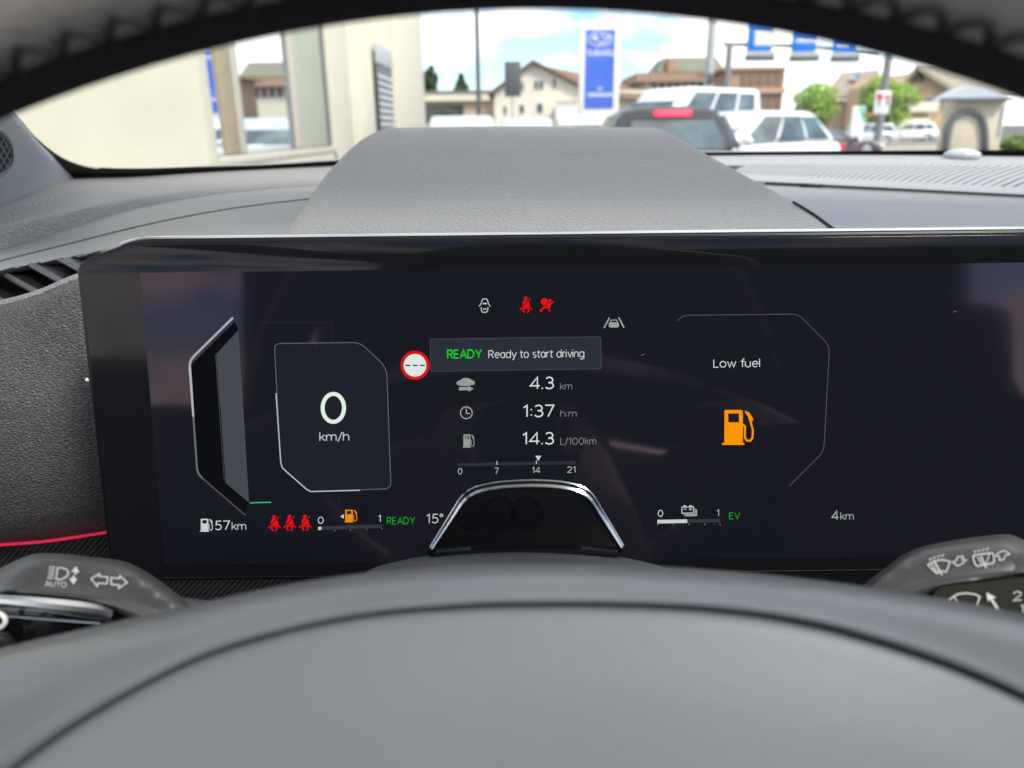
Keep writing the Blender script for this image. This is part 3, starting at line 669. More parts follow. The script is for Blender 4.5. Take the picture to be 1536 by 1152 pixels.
car('parked_car', 'white car parked at the foot of the blue pylon', fx(885, 21), 21.5, radians(150), 4.3, 1.78, 1.52, white)
car('far_car', 'dark maroon car on the street right of the white hatchback', fx(1250, 27), 28, radians(-75), 4.2, 1.75, 1.10, red)
car('far_car', 'white car on the street below the larger tree', fx(1368, 56), 57, radians(80), 4.3, 1.75, 1.35, white)
car('far_car', 'silver car on the street behind the lane board post', fx(1300, 46), 47, radians(85), 4.3, 1.75, 1.30, silver)

for o in list(COL.objects):
    if o.parent is None:
        for pre, gname in (('parked_car', 'cars parked in the lot ahead'), ('far_car', 'cars on the far street'), ('leafy_tree', 'green trees by the street'), ('conifer_tree', 'dark trees behind the low building')):
            if o.name.startswith(pre): o['group'] = gname
# ================================================================== CABIN
def Yb(x): return .90-.49*(x-.37)**2
RAKE = radians(30); ZB = 1.10
def onwind(px, py, off=0.0):
    d = ray(px, py); lo, hi = .02, 3.0
    def g(t): p = CAM+d*t; return p.y-(Yb(p.x)-(p.z-ZB)/tan(RAKE)-off)
    for _ in range(50):
        m = (lo+hi)/2
        if g(m) > 0: hi = m
        else: lo = m
    return CAM+d*lo
ws = thing('windscreen', 'curved car windscreen with a black ceramic border above the dashboard', 'windscreen', (.37, .80, 1.10))
rows = []
for s in [i/10 for i in range(11)]:
    ss = -.05+s*.80; rows.append([V((x, Yb(x)-ss*cos(RAKE), ZB+ss*sin(RAKE))) for x in [-.50+1.74*k/28 for k in range(29)]])
a = grid(rows); n = len(a[0]); off = [v+V((0, .0025, .0043)) for v in a[0]]
part('glass', a, glassmat('windscreen_glass', (.97, .985, .98), .6), ws)
ic = [(-20, 118), (8, 152), (35, 183), (52, 203), (75, 223), (103, 240), (140, 250), (200, 252.5), (300, 250), (400, 247), (500, 241), (620, 236), (800, 231), (1000, 228.5), (1130, 227.5), (1300, 226), (1536, 225), (1900, 228), (2300, 236)]
oc = [(-70, 112), (-10, 152), (18, 184), (40, 214), (58, 236), (82, 262), (110, 282), (200, 280), (300, 274), (400, 268), (500, 262), (620, 256), (800, 250), (1000, 248), (1130, 247), (1300, 246), (1536, 246), (1900, 248), (2300, 256)]
i3 = cr([V((x, y, 0)) for x, y in ic], 760); o3 = cr([V((x, y, 0)) for x, y in oc], 760)
mid = []
for k, p in enumerate(i3):
    q = p
    if k % 2 and p.x < 150: q = p.lerp(o3[k], .13)          # serrated dot edge in the corner
    mid.append(q)
part('frit_border', grid([[onwind(p.x, p.y, .004) for p in mid], [onwind(p.x, p.y, .004) for p in o3]]), m_frit, ws, smooth=False)

# A-pillar trim with tweeter grille
ap = thing('pillar_trim', 'grey pillar trim with a small speaker grille at the windscreen corner', 'trim', tuple(W(30, 290, .5)))
rowsP = [[W(-230, 60, .26), W(-200, 140, .28), W(-150, 215, .34), W(-110, 268, .38), W(-60, 298, .43), W(0, 318, .49), W(60, 312, .55)],
         [W(-160, 45, .30), W(-120, 110, .335), W(-75, 170, .39), W(-35, 210, .43), W(10, 247, .485), W(45, 272, .535), W(90, 296, .585)],
         [W(-110, 40, .33), W(-62, 98, .375), W(-20, 140, .42), W(18, 180, .475), W(55, 222, .54), W(86, 250, .585), W(122, 280, .625)],
         [W(-100, 38, .35), W(-52, 92, .395), W(-12, 136, .44), W(26, 176, .495), W(63, 218, .56), W(94, 247, .605), W(130, 276, .645)]]
trim_o = part('trim_body', loft(rowsP, 30, 26), m_pillar, ap)
from mathutils.bvhtree import BVHTree
def surf(o):
    org = ORG[o.name]; return BVHTree.FromPolygons([v.co+org for v in o.data.vertices], [tuple(p.vertices) for p in o.data.polygons])
def hit(bv, px, py, off, fallback=.45):
    d_ = ray(px, py).normalized(); h_ = bv.ray_cast(CAM, d_)
    return (h_[0]-d_*off) if h_[0] is not None else W(px, py, fallback)
bvp = surf(trim_o)
rp_ = cr([V(p+(0,)) for p in ((-70, 192), (-30, 188), (-6, 193), (9, 206), (16, 224), (16, 242), (7, 257), (-12, 266), (-40, 270), (-70, 270))], 44)
rg = [hit(bvp, p.x, p.y, .001) for p in rp_]
gr = part('speaker_grille', grid([[hit(bvp, p.x, p.y, .0006) for p in rp_[:22]], [hit(bvp, (p.x+q.x)/2, (p.y+q.y)/2, .0012) for p, q in zip(rp_[:22], rp_[:21:-1])], [hit(bvp, p.x, p.y, .0006) for p in rp_[:21:-1]]]), m_dark, ap)
part('grille_ring', tube(rg, .0016, 8), m_vane, gr)
def inside(x, y):
    c = False; n_ = len(rp_)
    for k in range(n_):
        a, b_ = rp_[k], rp_[k-1]
        if (a.y > y) != (b_.y > y) and x < (b_.x-a.x)*(y-a.y)/(b_.y-a.y)+a.x: c = not c
    return c
for sg_ in (-1, 1):
    for k in range(16):
        seg_ = [(-75+k*9+sg_*t_*.55-(40 if sg_ > 0 else -10), 188+t_) for t_ in range(0, 84, 4)]
        seg_ = [q for q in seg_ if inside(q[0], q[1])]
        if len(seg_) > 2: part('mesh_bar', tube([hit(bvp, x, y, .0018) for x, y in seg_], .0007, 6), m_vane, gr)

# ---- dashboard
da = thing('dashboard', 'dark grey textured dashboard with raised instrument hood and defroster grille', 'dashboard', tuple(W(768, 900, .42)))
xs = [-120, 0, 100, 200, 300, 400, 500, 620]
base = [(335, .42), (309, .49), (271, .60), (260, .66), (253, .69), (248, .72), (243, .75), (239, .78)]
ridge = [(364, .40), (338, .445), (316, .50), (297, .545), (283, .58), (274, .61), (268, .63), (262, .66)]
dip = [(402, .393), (375, .438), (343, .494), (313, .539), (294, .574), (283, .605), (276, .626), (269, .656)]
seam = [(425, .36), (392, .395), (367, .43), (342, .455), (321, .475), (306, .49), (296, .50), (290, .51)]
lip = [(434, .352), (405, .38), (386, .395), (368, .385), (363, .37), (362, .36), (362, .355), (362, .35)]
def rw(tab, dy=0, dY=0): return [W(x, y+dy, Y+dY) for x, (y, Y) in zip(xs, tab)]
def mixr(a, b, t): return [(p[0]*(1-t)+q[0]*t, p[1]*(1-t)+q[1]*t) for p, q in zip(a, b)]
up = [rw(base, -4, .09), rw(base), rw(mixr(base, ridge, .5), 0, .0), rw(mixr(base, ridge, .85)), rw(ridge, 2), rw(mixr(ridge, dip, .35)), rw(mixr(ridge, dip, .8)), rw(dip)]
part('top_pad', loft(up, 70, 60), m_dash, da)
lo_ = [rw(dip, -3, .012), rw(dip, 1, -.002), rw(mixr(dip, seam, .3)), rw(seam), rw(mixr(seam, lip, .6)), rw(lip), rw(lip, 7, .004), rw(lip, 12, .02)]
part('lower_pad', loft(lo_, 70, 50), m_dash_soft, da)
sm = cr([W(x, y, Y-.0004) for x, (y, Y) in zip(xs, seam)], 90)
part('seam', tube(sm, .0004, 6), m_seam, da)
for k in range(0, 88, 1):
    a, c = sm[k], sm[k].lerp(sm[k+1], .6); part('stitch', tube([a+V((0, -.0004, .0003)), c+V((0, -.0004, .0003))], .00042, 5), m_vane, da)
# instrument hood
sec = [(440, .345, 380, 1340), (366, .345, 404, 1302), (350, .350, 418, 1278), (300, .395, 455, 1196), (262, .435, 482, 1128), (240, .46, 501, 1086), (222, .478, 519, 1054), (207, .497, 537, 1028), (198, .515, 553, 1010), (194, .535, 565, 998), (193.5, .56, 569, 992)]
rows = []
for (py, Y, xl_, xr_) in sec:
    A, B = W(xl_, py, Y), W(xr_, py, Y)
    r = [A+V((-.014, .01, -.06)), A+V((-.008, .004, -.03)), A+V((-.003, .001, -.010)), A+V((0, 0, -.003)), A+V((.005, 0, 0))]
    for k in range(1, 12): q = A.lerp(B, k/12); r.append(q+V((0, 0, .0012*sin(pi*k/12))))
    r += [B+V((-.005, 0, 0)), B+V((0, 0, -.003)), B+V((.003, .001, -.010)), B+V((.008, .004, -.03)), B+V((.014, .01, -.06))]
    rows.append(r)
last = rows[-1]; rows.append([p+V((0, .02, -.008)) for p in last]); rows.append([p+V((0, .05, -.05)) for p in last])
part('instrument_hood', loft(rows, 90, 70), m_dash, da)
# right part of the dash top
def strip(ys, xs_=(930, 1050, 1150, 1250, 1350, 1450, 1536, 1750, 2100)):
    return [[W(x, y+sl*(x-1150), Y+sY*(x-1150)) for x in xs_] for (y, sl, Y, sY) in ys]
def lower(vf, dz): return [v-V((0, 0, dz)) for v in vf[0]], vf[1]
part('right_pad', lower(loft(strip([(273, .050, .66, -.00012), (276, .050, .645, -.00012), (290, .045, .575, -.0001), (310, .03, .48, -.00005), (330, .015, .41, 0), (352, 0, .352, 0), (375, 0, .35, 0)]), 50, 40), .003), m_dash_soft, da)
part('rear_rail', loft(strip([(226, 0, .93, 0), (231, .002, .87, 0), (235, .002, .835, 0), (241, .003, .80, 0), (245, .004, .785, 0), (249.5, .004, .783, -.0), (253, .004, .79, 0)]), 40, 20), m_grille, da)
part('grille_lip', loft(strip([(264, .050, .70, -.00012), (262, .050, .70, -.00012), (264.5, .050, .690, -.00012), (269, .050, .672, -.00012), (272, .050, .664, -.00012)]), 40, 14), m_grille, da)
part('seam', tube([W(x, 272.5+.05*(x-1150), .662-.00012*(x-1150))-V((0, 0, .0012)) for x in range(1148, 2100, 24)], .0009, 6), m_dark, da)
part('seam', tube(cr([W(1190, 303, .390), W(1220, 321, .373), W(1258, 349, .347)], 12), .0007, 6), m_dark, da)
gb = part('defroster_grille', loft(strip([(248.5, .004, .780, 0), (255, .025, .745, -.00006), (264, .050, .702, -.00012)]), 40, 12), mat('grille_bed', (.02, .02, .022), .7), da)
xb = 1128.0; k = 0; edges = []
while xb < 2150:
    st = min(17, 6.5+(xb-1128)*.026); edges.append((xb, st)); xb += st
for xb, st in edges:
    sh = 30+min(1, (xb-1128)/450)*58
    def pt(x, v, z):
        p0 = W(x, 246.5+.004*(x-1150), .785); p1 = W(x-sh, 263.5+.050*(x-sh-1150), .702-.00012*(x-sh-1150)); m = p0.lerp(p1, v); return m+V((0, 0, z))
    wdt = st*.60; top, bot = [], []
    for v in (0, .33, .66, 1):
        bow = -6*sin(pi*v)
        top.append((pt(xb+bow, v, .0004), pt(xb+wdt+bow, v, .0004))); bot.append((pt(xb+bow, v, -.002), pt(xb+wdt+bow, v, -.002)))
    r_ = [[b_[0] for b_ in bot], [t_[0] for t_ in top], [t_[1] for t_ in top], [b_[1] for b_ in bot]]
    part('grille_slat', grid(r_), m_grille, gb, smooth=False)
c = W(1443, 233, .825); part('light_sensor', ellipsoid(c, (.0185, .016, .0072), 24, 12), mat('sensor_dome', (.50, .52, .52), .3), da)

# side vent
vt = part('vent_cavity', loft([[W(-150, 405, .46), W(0, 380, .46), W(140, 370, .45)], [W(-150, 445, .47), W(0, 425, .47), W(140, 405, .47)], [W(-150, 500, .43), W(0, 475, .42), W(140, 440, .42)]], 16, 12), m_dark, da)
for (a0, a1) in (((-112, 421), (-38, 466)), ((-58, 413), (18, 458)), ((-2, 404), (66, 441)), ((47, 395), (108, 427)), ((92, 387), (140, 411))):
    p, q = W(*a0, .388), W(*a1, .372); dn = V((0, 0, -.0024)); bk = V((.006, .05, -.006))
    part('vane', slab([V((0, 0)), V((1, 0)), V((1, 1)), V((0, 1))], lambda u, v, o_: p.lerp(q, u)+dn*v+bk*(-o_), 0, -1), m_blackpl, vt, smooth=False)
    part('vane_edge_glint', tube([p+V((0, 0, -.001)), p.lerp(q, .5)+V((0, -.0006, -.001)), q+V((0, 0, -.001))], .0016, 8), m_vane, vt)  # vane kept black, lighter tube imitates the light along its edge
part('vent_lip', tube(cr([W(-150, 482, .372), W(0, 457, .366), W(60, 441, .362), W(112, 419, .362), W(160, 404, .37)], 30), .0022, 8), m_dash, vt)
# leather knee panel
xk = [-150, 0, 60, 110, 200]
kt = [(480, .368), (459, .362), (443, .358), (421, .360), (395, .375)]
rk = [[W(x, y-3, Y+.02) for x, (y, Y) in zip(xk, kt)], [W(x, y, Y) for x, (y, Y) in zip(xk, kt)], [W(x, y+16, Y-.007) for x, (y, Y) in zip(xk, kt)]]
for y, Y in ((540, .344), (620, .338), (700, .339), (755, .345), (785, .353), (800, .360)): rk.append([W(x, y+(18-.12*max(x, 0) if y > 690 else 8), Y+(.006 if x > 150 else 0)) for x in xk])
part('knee_panel', loft(rk, 40, 60), m_leather, da)
part('ambient_strip', tube(cr([W(-150, 830, .358), W(0, 817.5, .3575), W(70, 812, .357), (W(150, 800, .357)), W(240, 786, .36)], 30), .0009, 8), m_red, da)
part('ribbed_trim', loft([[W(x, 806-.12*min(max(x, 0), 220)-(x*.0 if x > 0 else x*.08), .362) for x in (-150, 0, 150, 300, 700, 1200, 1800)], [W(x, 870, .368) for x in (-150, 0, 150, 300, 700, 1200, 1800)], [W(x, 960, .36) for x in (-150, 0, 150, 300, 700, 1200, 1800)], [W(x, 1100, .35) for x in (-150, 0, 150, 300, 700, 1200, 1800)]], 60, 20), m_rib, da)

# ================================================================== INSTRUMENT DISPLAY
dp = thing('instrument_display', 'wide black glass instrument display lit with speed, trip and low fuel readouts', 'display', tuple(S(768, 860, -.01)))
o_px = [uv(166, 874), uv(112, 402), uv(118, 392), uv(203, 355), uv(230, 352.5)]
vt_ = uv(768, 352)[1]; vb_ = uv(768, 867)[1]
outl = roundpoly([(o_px[0][0], vb_), uv(113, 394), (uv(204, 354)[0], vt_), (.60, vt_), (.625, vt_-.02), (.60, vb_)], [.004, .0045, .007, .01, .01, .006], 6)
part('housing', slab(outl, s3, 0, -.016, .0012), m_housing, dp)
part('bezel', slab(inset(outl, .0009), s3, .0007, -.001, .0005), m_bezel, dp)
part('cover_glass', slab(inset(outl, .0022), s3, .0012, 0, .0003), m_glass, dp)
ks_ = [p for p in outl if p.y > uv(150, 380)[1]]
ks_.sort(key=lambda p: p.x); ks_ = [p for p in ks_ if p.x < .6]
part('top_trim', merge(tube([s3(p.x, p.y+.0002, -.0012) for p in ks_], .0009, 8), grid([[s3(p.x, p.y+.0004, -.0012) for p in ks_], [s3(p.x, p.y+.0010, -.008) for p in ks_], [s3(p.x, p.y-.001, -.0155) for p in ks_]])), m_satin, dp)
part('lower_edge_glint', tube([s3(-.165+.76*k/20, vb_+.0022, .0009) for k in range(21)], .00035, 6), m_satin, dp)  # satin tube stands in for the highlight on the lower glass edge
ul, ur = uv(213, 420)[0], uv(1296, 420)[0]
ar = [V((ul, uv(220, 409)[1])), V((.57, uv(220, 409)[1])), V((.57, vb_+.008)), V((ul, vb_+.008))]
OFF = .0013
part('display_panel', ([s3(p.x, p.y, OFF) for p in ar], [(0, 1, 2, 3)]), m_area, dp, smooth=False)
def D(k=1): return Draw(S, OFF+.00008*k)
WH, GR, DG = (205, 214, 212), (150, 158, 156), (118, 121, 126)
RED, GRN, ORG_ = (232, 20, 22), (18, 205, 40), (250, 150, 5)
def T(name, s, x0, x1, base, cap, col, **kw): D(3).text(s, x0, x1, base, cap, **kw).done(name, emi(col), dp)
# left power gauge
def rl(pts, r): return [(p.x, p.y) for p in roundpoly([V((a, b_)) for a, b_ in pts], r, 6)]
D(1).fill([(352, 482), (358, 494), (324, 531), (338, 724), (374, 754), (366, 770), (297, 708), (285, 548)]).done('gauge_band', emi((15, 16, 19)), dp)
D(2).fill([(358, 495), (373.5, 754), (338.5, 724.5), (325.5, 531)]).done('gauge_bar', emi((70, 74, 80)), dp)
D(2).stroke([(323.5, 532), (335.5, 706), (336.5, 721)], 1.0).done('gauge_edge', emi((70, 72, 76)), dp)
D(3).stroke([(349.5, 476.5), (292, 533), (287, 539), (284.6, 546), (284.8, 553)], 3.6).done('gauge_line', emi((165, 168, 170)), dp)
D(3).stroke([(284.8, 552.9), (290, 625)], 3.8, w2=3.0).done('gauge_line', emi((178, 180, 182)), dp)
D(3).stroke([(290, 624.9), (295.6, 704), (298, 711), (304, 718)], 2.8).done('gauge_line', emi((104, 107, 110)), dp)
D(3).stroke([(303.8, 717.8), (368, 773)], 2.6).done('gauge_line', emi((70, 72, 75)), dp)
D(3).stroke([(374.5, 754.3), (406.5, 753.4)], 1.9).done('gauge_mark', emi((50, 175, 130)), dp)
# speed field
sp = rl([(411.4, 515.4), (540, 513.6), (580, 551.5), (586.5, 733), (463, 737.5), (421.5, 701)], [9, 12, 14, 10, 6, 8])
D(1).fill(sp).done('speed_field', emi((31, 34, 43)), dp)
D(2).stroke(sp, 1.2, True).done('speed_outline', emi((96, 104, 106)), dp)
D(3).stroke([(414, 590), (421, 692), (423, 701), (428, 706), (460, 734), (466, 737.3), (540, 735.4)], 1.7).done('speed_outline', emi((170, 196, 186)), dp)
D(1).stroke([(392, 484.5), (497, 483.5), (498, 513)], .7).done('field_line', emi((46, 47, 56)), dp)
D(1).stroke([(508, 738), (508.5, 757)], .7).done('field_line', emi((46, 47, 56)), dp)
T('speed_digit', '0', 481, 519, 636, 48, (222, 238, 228), wt=.125); T('speed_unit', 'km/h', 479, 524, 662, 13.6, (190, 205, 198))
# speed limit sign
D(2).disc(622.5, 548, 21.8).done('limit_ring', emi((214, 22, 26)), dp); D(3).disc(622.5, 548, 17).done('limit_field', emi((222, 232, 227)), dp)
d = D(4)
for x in (608, 619, 630): d.fill([(x, 549), (x+7.4, 549), (x+7.4, 547), (x, 547)])
d.done('limit_dashes', emi((14, 14, 16)), dp)
# ready message
mb = rl([(645, 508.5), (901, 505.2), (902, 553.2), (646, 557)], 3)
D(1).fill(mb).done('message_field', emi((43, 47, 55)), dp); D(2).stroke(mb, .9, True).done('message_outline', emi((72, 76, 84)), dp)
T('ready_text', 'READY', 670.5, 723, 538.3, 14, GRN, bold=.035); T('message_text', 'Ready to start driving', 732.5, 876.5, 537.6, 12.2, (200, 206, 205))
# top tell-tales
d = D(3); d.stroke([(722, 454.8), (723.2, 449.8), (724.8, 448.3), (729.4, 448.3), (731, 449.8), (732.4, 454.8)], 1.3)
d.stroke([(722.4, 454.4), (718.8, 459.6)], 1.3).stroke([(732, 454.4), (735.4, 459.6)], 1.3).fill([(724, 456.4), (730.2, 456.4), (729.6, 454.2), (724.6, 454.2)])
d.stroke([(722, 460.6), (722.2, 466), (724, 468.4), (729.6, 468.4), (731.6, 466), (731.8, 460.6)], 1.4).fill([(725, 464.4), (729.4, 464.4), (729.4, 462.6), (725, 462.6)])
d.done('door_open_icon', emi((196, 202, 200)), dp)
def belt(cx, cy, s, name):
    q = lambda x, y: (cx+x*s, cy+y*s)
    d = D(3); d.disc(*q(-.4, -10), 2.7*s); d.fill([q(-3.6, -7), q(2.6, -7), q(4.6, -5), q(6.4, 3.6), q(-6.2, 4), q(-4.6, -4.6)])
    d.stroke([q(-9.4, 7.2), q(-6, 3.6)], 1.5*s).stroke([q(9.4, 6.8), q(6.2, 3.6)], 1.5*s).stroke([q(-7, 5.4), q(7, 5.2)], 1.2*s)
    d.stroke([q(-3.6, 5.8), q(-4.4, 8), q(-2, 11.6)], 2*s).stroke([q(3.6, 5.8), q(4.2, 8), q(1.8, 11.6)], 2*s); d.stroke([q(2.5, -5.5), q(7, -10)], 1.4*s)
    d.done(name, emi(RED), dp)
    D(4).stroke([q(-6.6, 3.6), q(4.2, -7.2)], 1.25*s).done(name+'_strap', emi((28, 14, 20)), dp)
belt(789, 457.6, 1.0, 'seat_belt_icon')
d = D(3); d.disc(816.6, 452.6, 5.4); d.disc(825, 450.9, 2.3); d.fill([(822.8, 453.6), (826.8, 454.2), (825.4, 461), (821.6, 463), (819, 461)])
d.stroke([(825.4, 456.4), (830.4, 452.4)], 1.6).stroke([(822.6, 460), (824.8, 467.4)], 1.7).stroke([(820.6, 460), (815.4, 461.6), (810.4, 467.2)], 3.0); d.done('airbag_icon', emi(RED), dp)
d = D(3); d.stroke([(914.2, 476.4), (906, 492)], 2.2).stroke([(928, 476.2), (936.2, 491.6)], 2.2)
d.fill([(913.2, 490), (913.2, 485.6), (915, 483.4), (926.4, 483.2), (928.4, 485.4), (928.4, 490), (926, 491.2), (915.6, 491.4)]).stroke([(915.4, 483.6), (917.2, 480), (924.6, 479.9), (926.4, 483.4)], 1.3); d.done('lane_assist_icon', emi((150, 160, 156)), dp)
# trip list
d = D(3); d.fill([(684.6, 575), (686, 571.6), (690, 570.4), (694, 567.6), (699, 566.9), (704, 567.6), (708, 570.2), (711.4, 571.4), (712.6, 574.4), (711, 577), (707, 577.6), (703.6, 578.8), (693, 579), (689, 578), (686, 577.4)])
d.fill([(688.4, 580.6), (702.6, 580.4), (702.6, 578.9), (710.6, 583), (702.8, 587.4), (702.8, 585.4), (688.4, 585.6)]); d.done('trip_car_icon', emi((146, 156, 152)), dp)
d = D(3); d.ring(699.5, 619.2, 8.8, 1.5).stroke([(699.5, 613), (699.5, 620.2), (705.2, 620.2)], 1.5); d.done('clock_icon', emi((158, 166, 162)), dp)
def pump(x, y, w_, h_, col, name, hollow=True):
    q = lambda a, b_: (x+a*w_, y+b_*h_)
    d = D(3)
    d.stroke([q(.06, .06), q(.60, .06)], .10*h_).stroke([q(.10, .03), q(.10, .98)], .13*w_).stroke([q(.585, .03), q(.585, .98)], .13*w_)
    d.fill([q(.04, .36), q(.64, .36), q(.64, .96), q(.04, .96)], .00002); d.fill([q(-.04, .94), q(.70, .94), q(.70, 1.0), q(-.04, 1.0)], .00004)
    d.stroke([q(.64, .42), q(.72, .47), q(.72, .80), q(.79, .88), q(.90, .88), q(.97, .80), q(.985, .58), q(.90, .32), q(.86, .20), q(.74, .05)], .055*h_)
    d.fill([q(.72, .03), q(.86, .08), q(1.0, .26), q(.97, .34), q(.88, .28)], .00003); d.done(name, emi(col), dp)
pump(694.5, 651.4, 17, 20, (146, 156, 152), 'consumption_icon')
d = D(5); d.stroke([(697.4, 656), (702.4, 656)], 1.2).stroke([(699.9, 653.6), (699.9, 658.4)], 1.2, lift=.00001); d.done('consumption_plus', emi((146, 156, 152)), dp)
T('trip_value', '4.3', 794.5, 831, 584.2, 19, (214, 220, 218)); T('trip_unit', 'km', 840, 858.5, 584.6, 10.5, DG)
T('trip_value', '1:37', 784.5, 831.5, 626.2, 19, (214, 220, 218)); T('trip_unit', 'h:m', 840.5, 865, 625.6, 10.5, DG)
T('trip_value', '14.3', 783.5, 831, 667.4, 19, (214, 220, 218)); T('trip_unit', 'L/100km', 840.5, 894.5, 667.6, 11, DG)
D(1).fill([(686.5, 694.6), (863, 691.6), (863, 696.4), (686.5, 699.6)]).done('consumption_bar', emi((46, 48, 57)), dp)
d = D(3)
for x, y in ((745.3, 695), (804.6, 694)): d.stroke([(x, y-3.4), (x, y+2.2)], 1.1)
d.fill([(803, 683.8), (811.8, 683.6), (807.6, 691.4)]); d.done('consumption_pointer', emi((205, 210, 208)), dp)
for s, a, c, y in (('0', 687, 693.4, 711.8), ('7', 741.6, 748, 711), ('14', 798, 810.6, 710), ('21', 850.6, 863, 709.3)): T('scale_number', s, a, c, y, 9.6, (178, 184, 184))
# low fuel warning
T('warning_text', 'Low fuel', 1070, 1140, 551.6, 13, (200, 212, 212)); pump(1085, 614.4, 45, 53, ORG_, 'low_fuel_icon')
D(2).stroke(rl([(1018, 479), (1027, 473), (1194, 471.3), (1244.4, 518), (1235, 680), (1184, 729)], [2, 4, 14, 14, 16, 0][:6])[1:-1] if False else [(1016, 481), (1024, 474.6), (1034, 473), (1188, 471.2), (1196, 472.4), (1203, 477), (1236, 510), (1241.6, 517), (1244, 526), (1236.4, 664), (1235, 674), (1230, 683), (1184, 729)], 1.1).done('warning_outline', emi((84, 86, 92)), dp)
# bottom row
pump(300.5, 778, 18.5, 19.6, (200, 208, 206), 'range_icon'); T('range_value', '57', 322.5, 345, 795.4, 14.4, WH); T('range_unit', 'km', 347.5, 369.2, 795.2, 12, (186, 192, 190))
for k, x in enumerate((411.5, 434.6, 457.8)): belt(x, 785-k*.3, .98, 'rear_belt_icon')
T('fuel_number', '0', 476.8, 485.4, 785.8, 10.6, WH); T('fuel_number', '1', 567.5, 572, 783.2, 10.6, WH)
D(1).fill([(482, 789.6), (573.4, 786.6), (573.4, 791.8), (482, 795)]).done('fuel_bar', emi((54, 56, 63)), dp); D(2).fill([(477.4, 790.4), (482, 790), (482, 794.6), (477.4, 795.2)]).done('fuel_level', emi((205, 212, 210)), dp)
d = D(2)
for x, y in ((502, 796), (525.6, 795), (550, 794), (573, 793)): d.fill([(x-.6, y-1), (x+.6, y-1), (x+.6, y+.8), (x-.6, y+.8)])
d.done('fuel_ticks', emi((130, 134, 134)), dp)
D(3).fill([(510.6, 774.6), (515.8, 771.4), (515.8, 778)]).done('filler_side_arrow', emi((205, 212, 210)), dp)
pump(517.2, 764.4, 18.4, 19, (235, 140, 10), 'fuel_icon'); T('ready_text', 'READY', 580.4, 622.4, 786.8, 11, (22, 168, 40)); T('temperature_text', '15°', 639.5, 665, 785.2, 14.4, (186, 192, 192))
T('battery_number', '0', 986.8, 994.6, 775.4, 10.6, WH); T('battery_number', '1', 1075, 1080, 774.6, 10.6, (176, 180, 182))
d = D(3); d.stroke([(1022.8, 760.8), (1040.2, 760.4), (1040.2, 769.4), (1022.8, 769.8)], 1.4, True)
for j in (1, 2): d.stroke([(1023+j*2.2, 770.4+j*1.7), (1040.6+j*2.2, 770+j*1.7), (1040.6+j*2.2, 761.6+j*1.2)], 1.0)
d.fill([(1025, 760.6), (1029, 760.6), (1029, 758), (1025, 758)], .00002).fill([(1034, 760.4), (1038, 760.4), (1038, 757.8), (1034, 757.8)], .00002).stroke([(1025.6, 764), (1029.6, 764)], 1.1).stroke([(1033.4, 764), (1037.8, 763.8)], 1.1).stroke([(1035.6, 761.8), (1035.6, 766)], 1.1, lift=.00001)
d.done('battery_icon', emi((190, 198, 194)), dp)
D(1).fill([(1030, 779.2), (1080.6, 778.2), (1080.6, 783.4), (1030, 784.4)]).done('battery_bar', emi((54, 56, 63)), dp); D(2).fill([(986, 779.8), (1030.8, 779), (1030.8, 784.4), (986, 785.2)]).done('battery_level', emi((196, 206, 202)), dp)
d = D(2)
for k in range(5): d.fill([(986+k*23.4, 785.6), (987.2+k*23.4, 785.6), (987.2+k*23.4, 787.6), (986+k*23.4, 787.6)])
d.done('battery_ticks', emi((130, 134, 134)), dp)
T('ev_text', 'EV', 1093.6, 1110.4, 779, 10.4, (22, 168, 40)); T('ev_range_value', '4', 1247, 1258.4, 780.2, 14.4, (172, 178, 178)); T('ev_range_unit', 'km', 1260.4, 1280.6, 780, 11.6, (160, 166, 166))
# dust on the glass
d = D(6); rnd = random.Random(3)
for k in range(40):
    x, y, r = rnd.uniform(150, 1520), rnd.uniform(380, 840), rnd.uniform(.2, .55); d.fill([(x-r, y), (x, y-r*.7), (x+r, y), (x, y+r*.8)])
for x, y, l in ((1430, 468, 5), (961, 533, 6), (866, 530, 3)): d.stroke([(x, y), (x+l, y-1.5)], .6)
dd = d.done('dust', mat('dust', (.28, .28, .27), .9), dp); dd['kind'] = 'stuff'
p = S(130.5, 570, .001); part('dust_chip', ellipsoid(p, (.0008, .0006, .0009), 8, 6), mat('chip', (.7, .7, .68), .5), dp)

# ================================================================== STEERING COLUMN, DRIVER CAMERA
sc = thing('steering_column', 'dark grained steering column shroud below the instrument display', 'steering column', tuple(WD(785, 900, .24)))
def dome(px0, px1, pym, pye, D_): return [WD(px0-20, pye+60, D_), WD(px0, pye, D_)] + [WD(px0+(px1-px0)*t, pye-(pye-pym)*sin(pi*t)**.55, D_) for t in (.12, .28, .5, .72, .88)] + [WD(px1, pye, D_), WD(px1+20, pye+60, D_)]
part('shroud', loft([dome(500, 1060, 915, 960, .17), dome(520, 1040, 868, 915, .185), dome(530, 1028, 841, 890, .21), dome(540, 1018, 829, 866, .235), dome(548, 1012, 826, 862, .252), dome(556, 1006, 840, 870, .275), dome(560, 1000, 880, 930, .31)], 50, 40), m_column, sc)
pod = thing('driver_camera', 'glossy black driver camera pod with chrome rim on the steering column', 'camera', tuple(WD(790, 830, .238)))
PP = WD(790, 775, .236); PN = V((0, -cos(radians(14)), sin(radians(14))))
PU = V((0, sin(radians(14)), cos(radians(14))))
def puv(px, py): q = onplane(px, py, PP, PN)-PP; return V((q.x, q.dot(PU)))
def p3(u, v, o_=0): return PP+SX*u+PU*v+PN*o_
po = [puv(*p) for p in ((633, 838), (697, 733), (742, 721.5), (800, 718.5), (846, 721), (885, 731), (947, 836), (870, 832), (790, 830), (705, 833))]
po = roundpoly(po, [.0045, .0055, .008, .008, .008, .006, .0045, .01, .01, .01], 6)
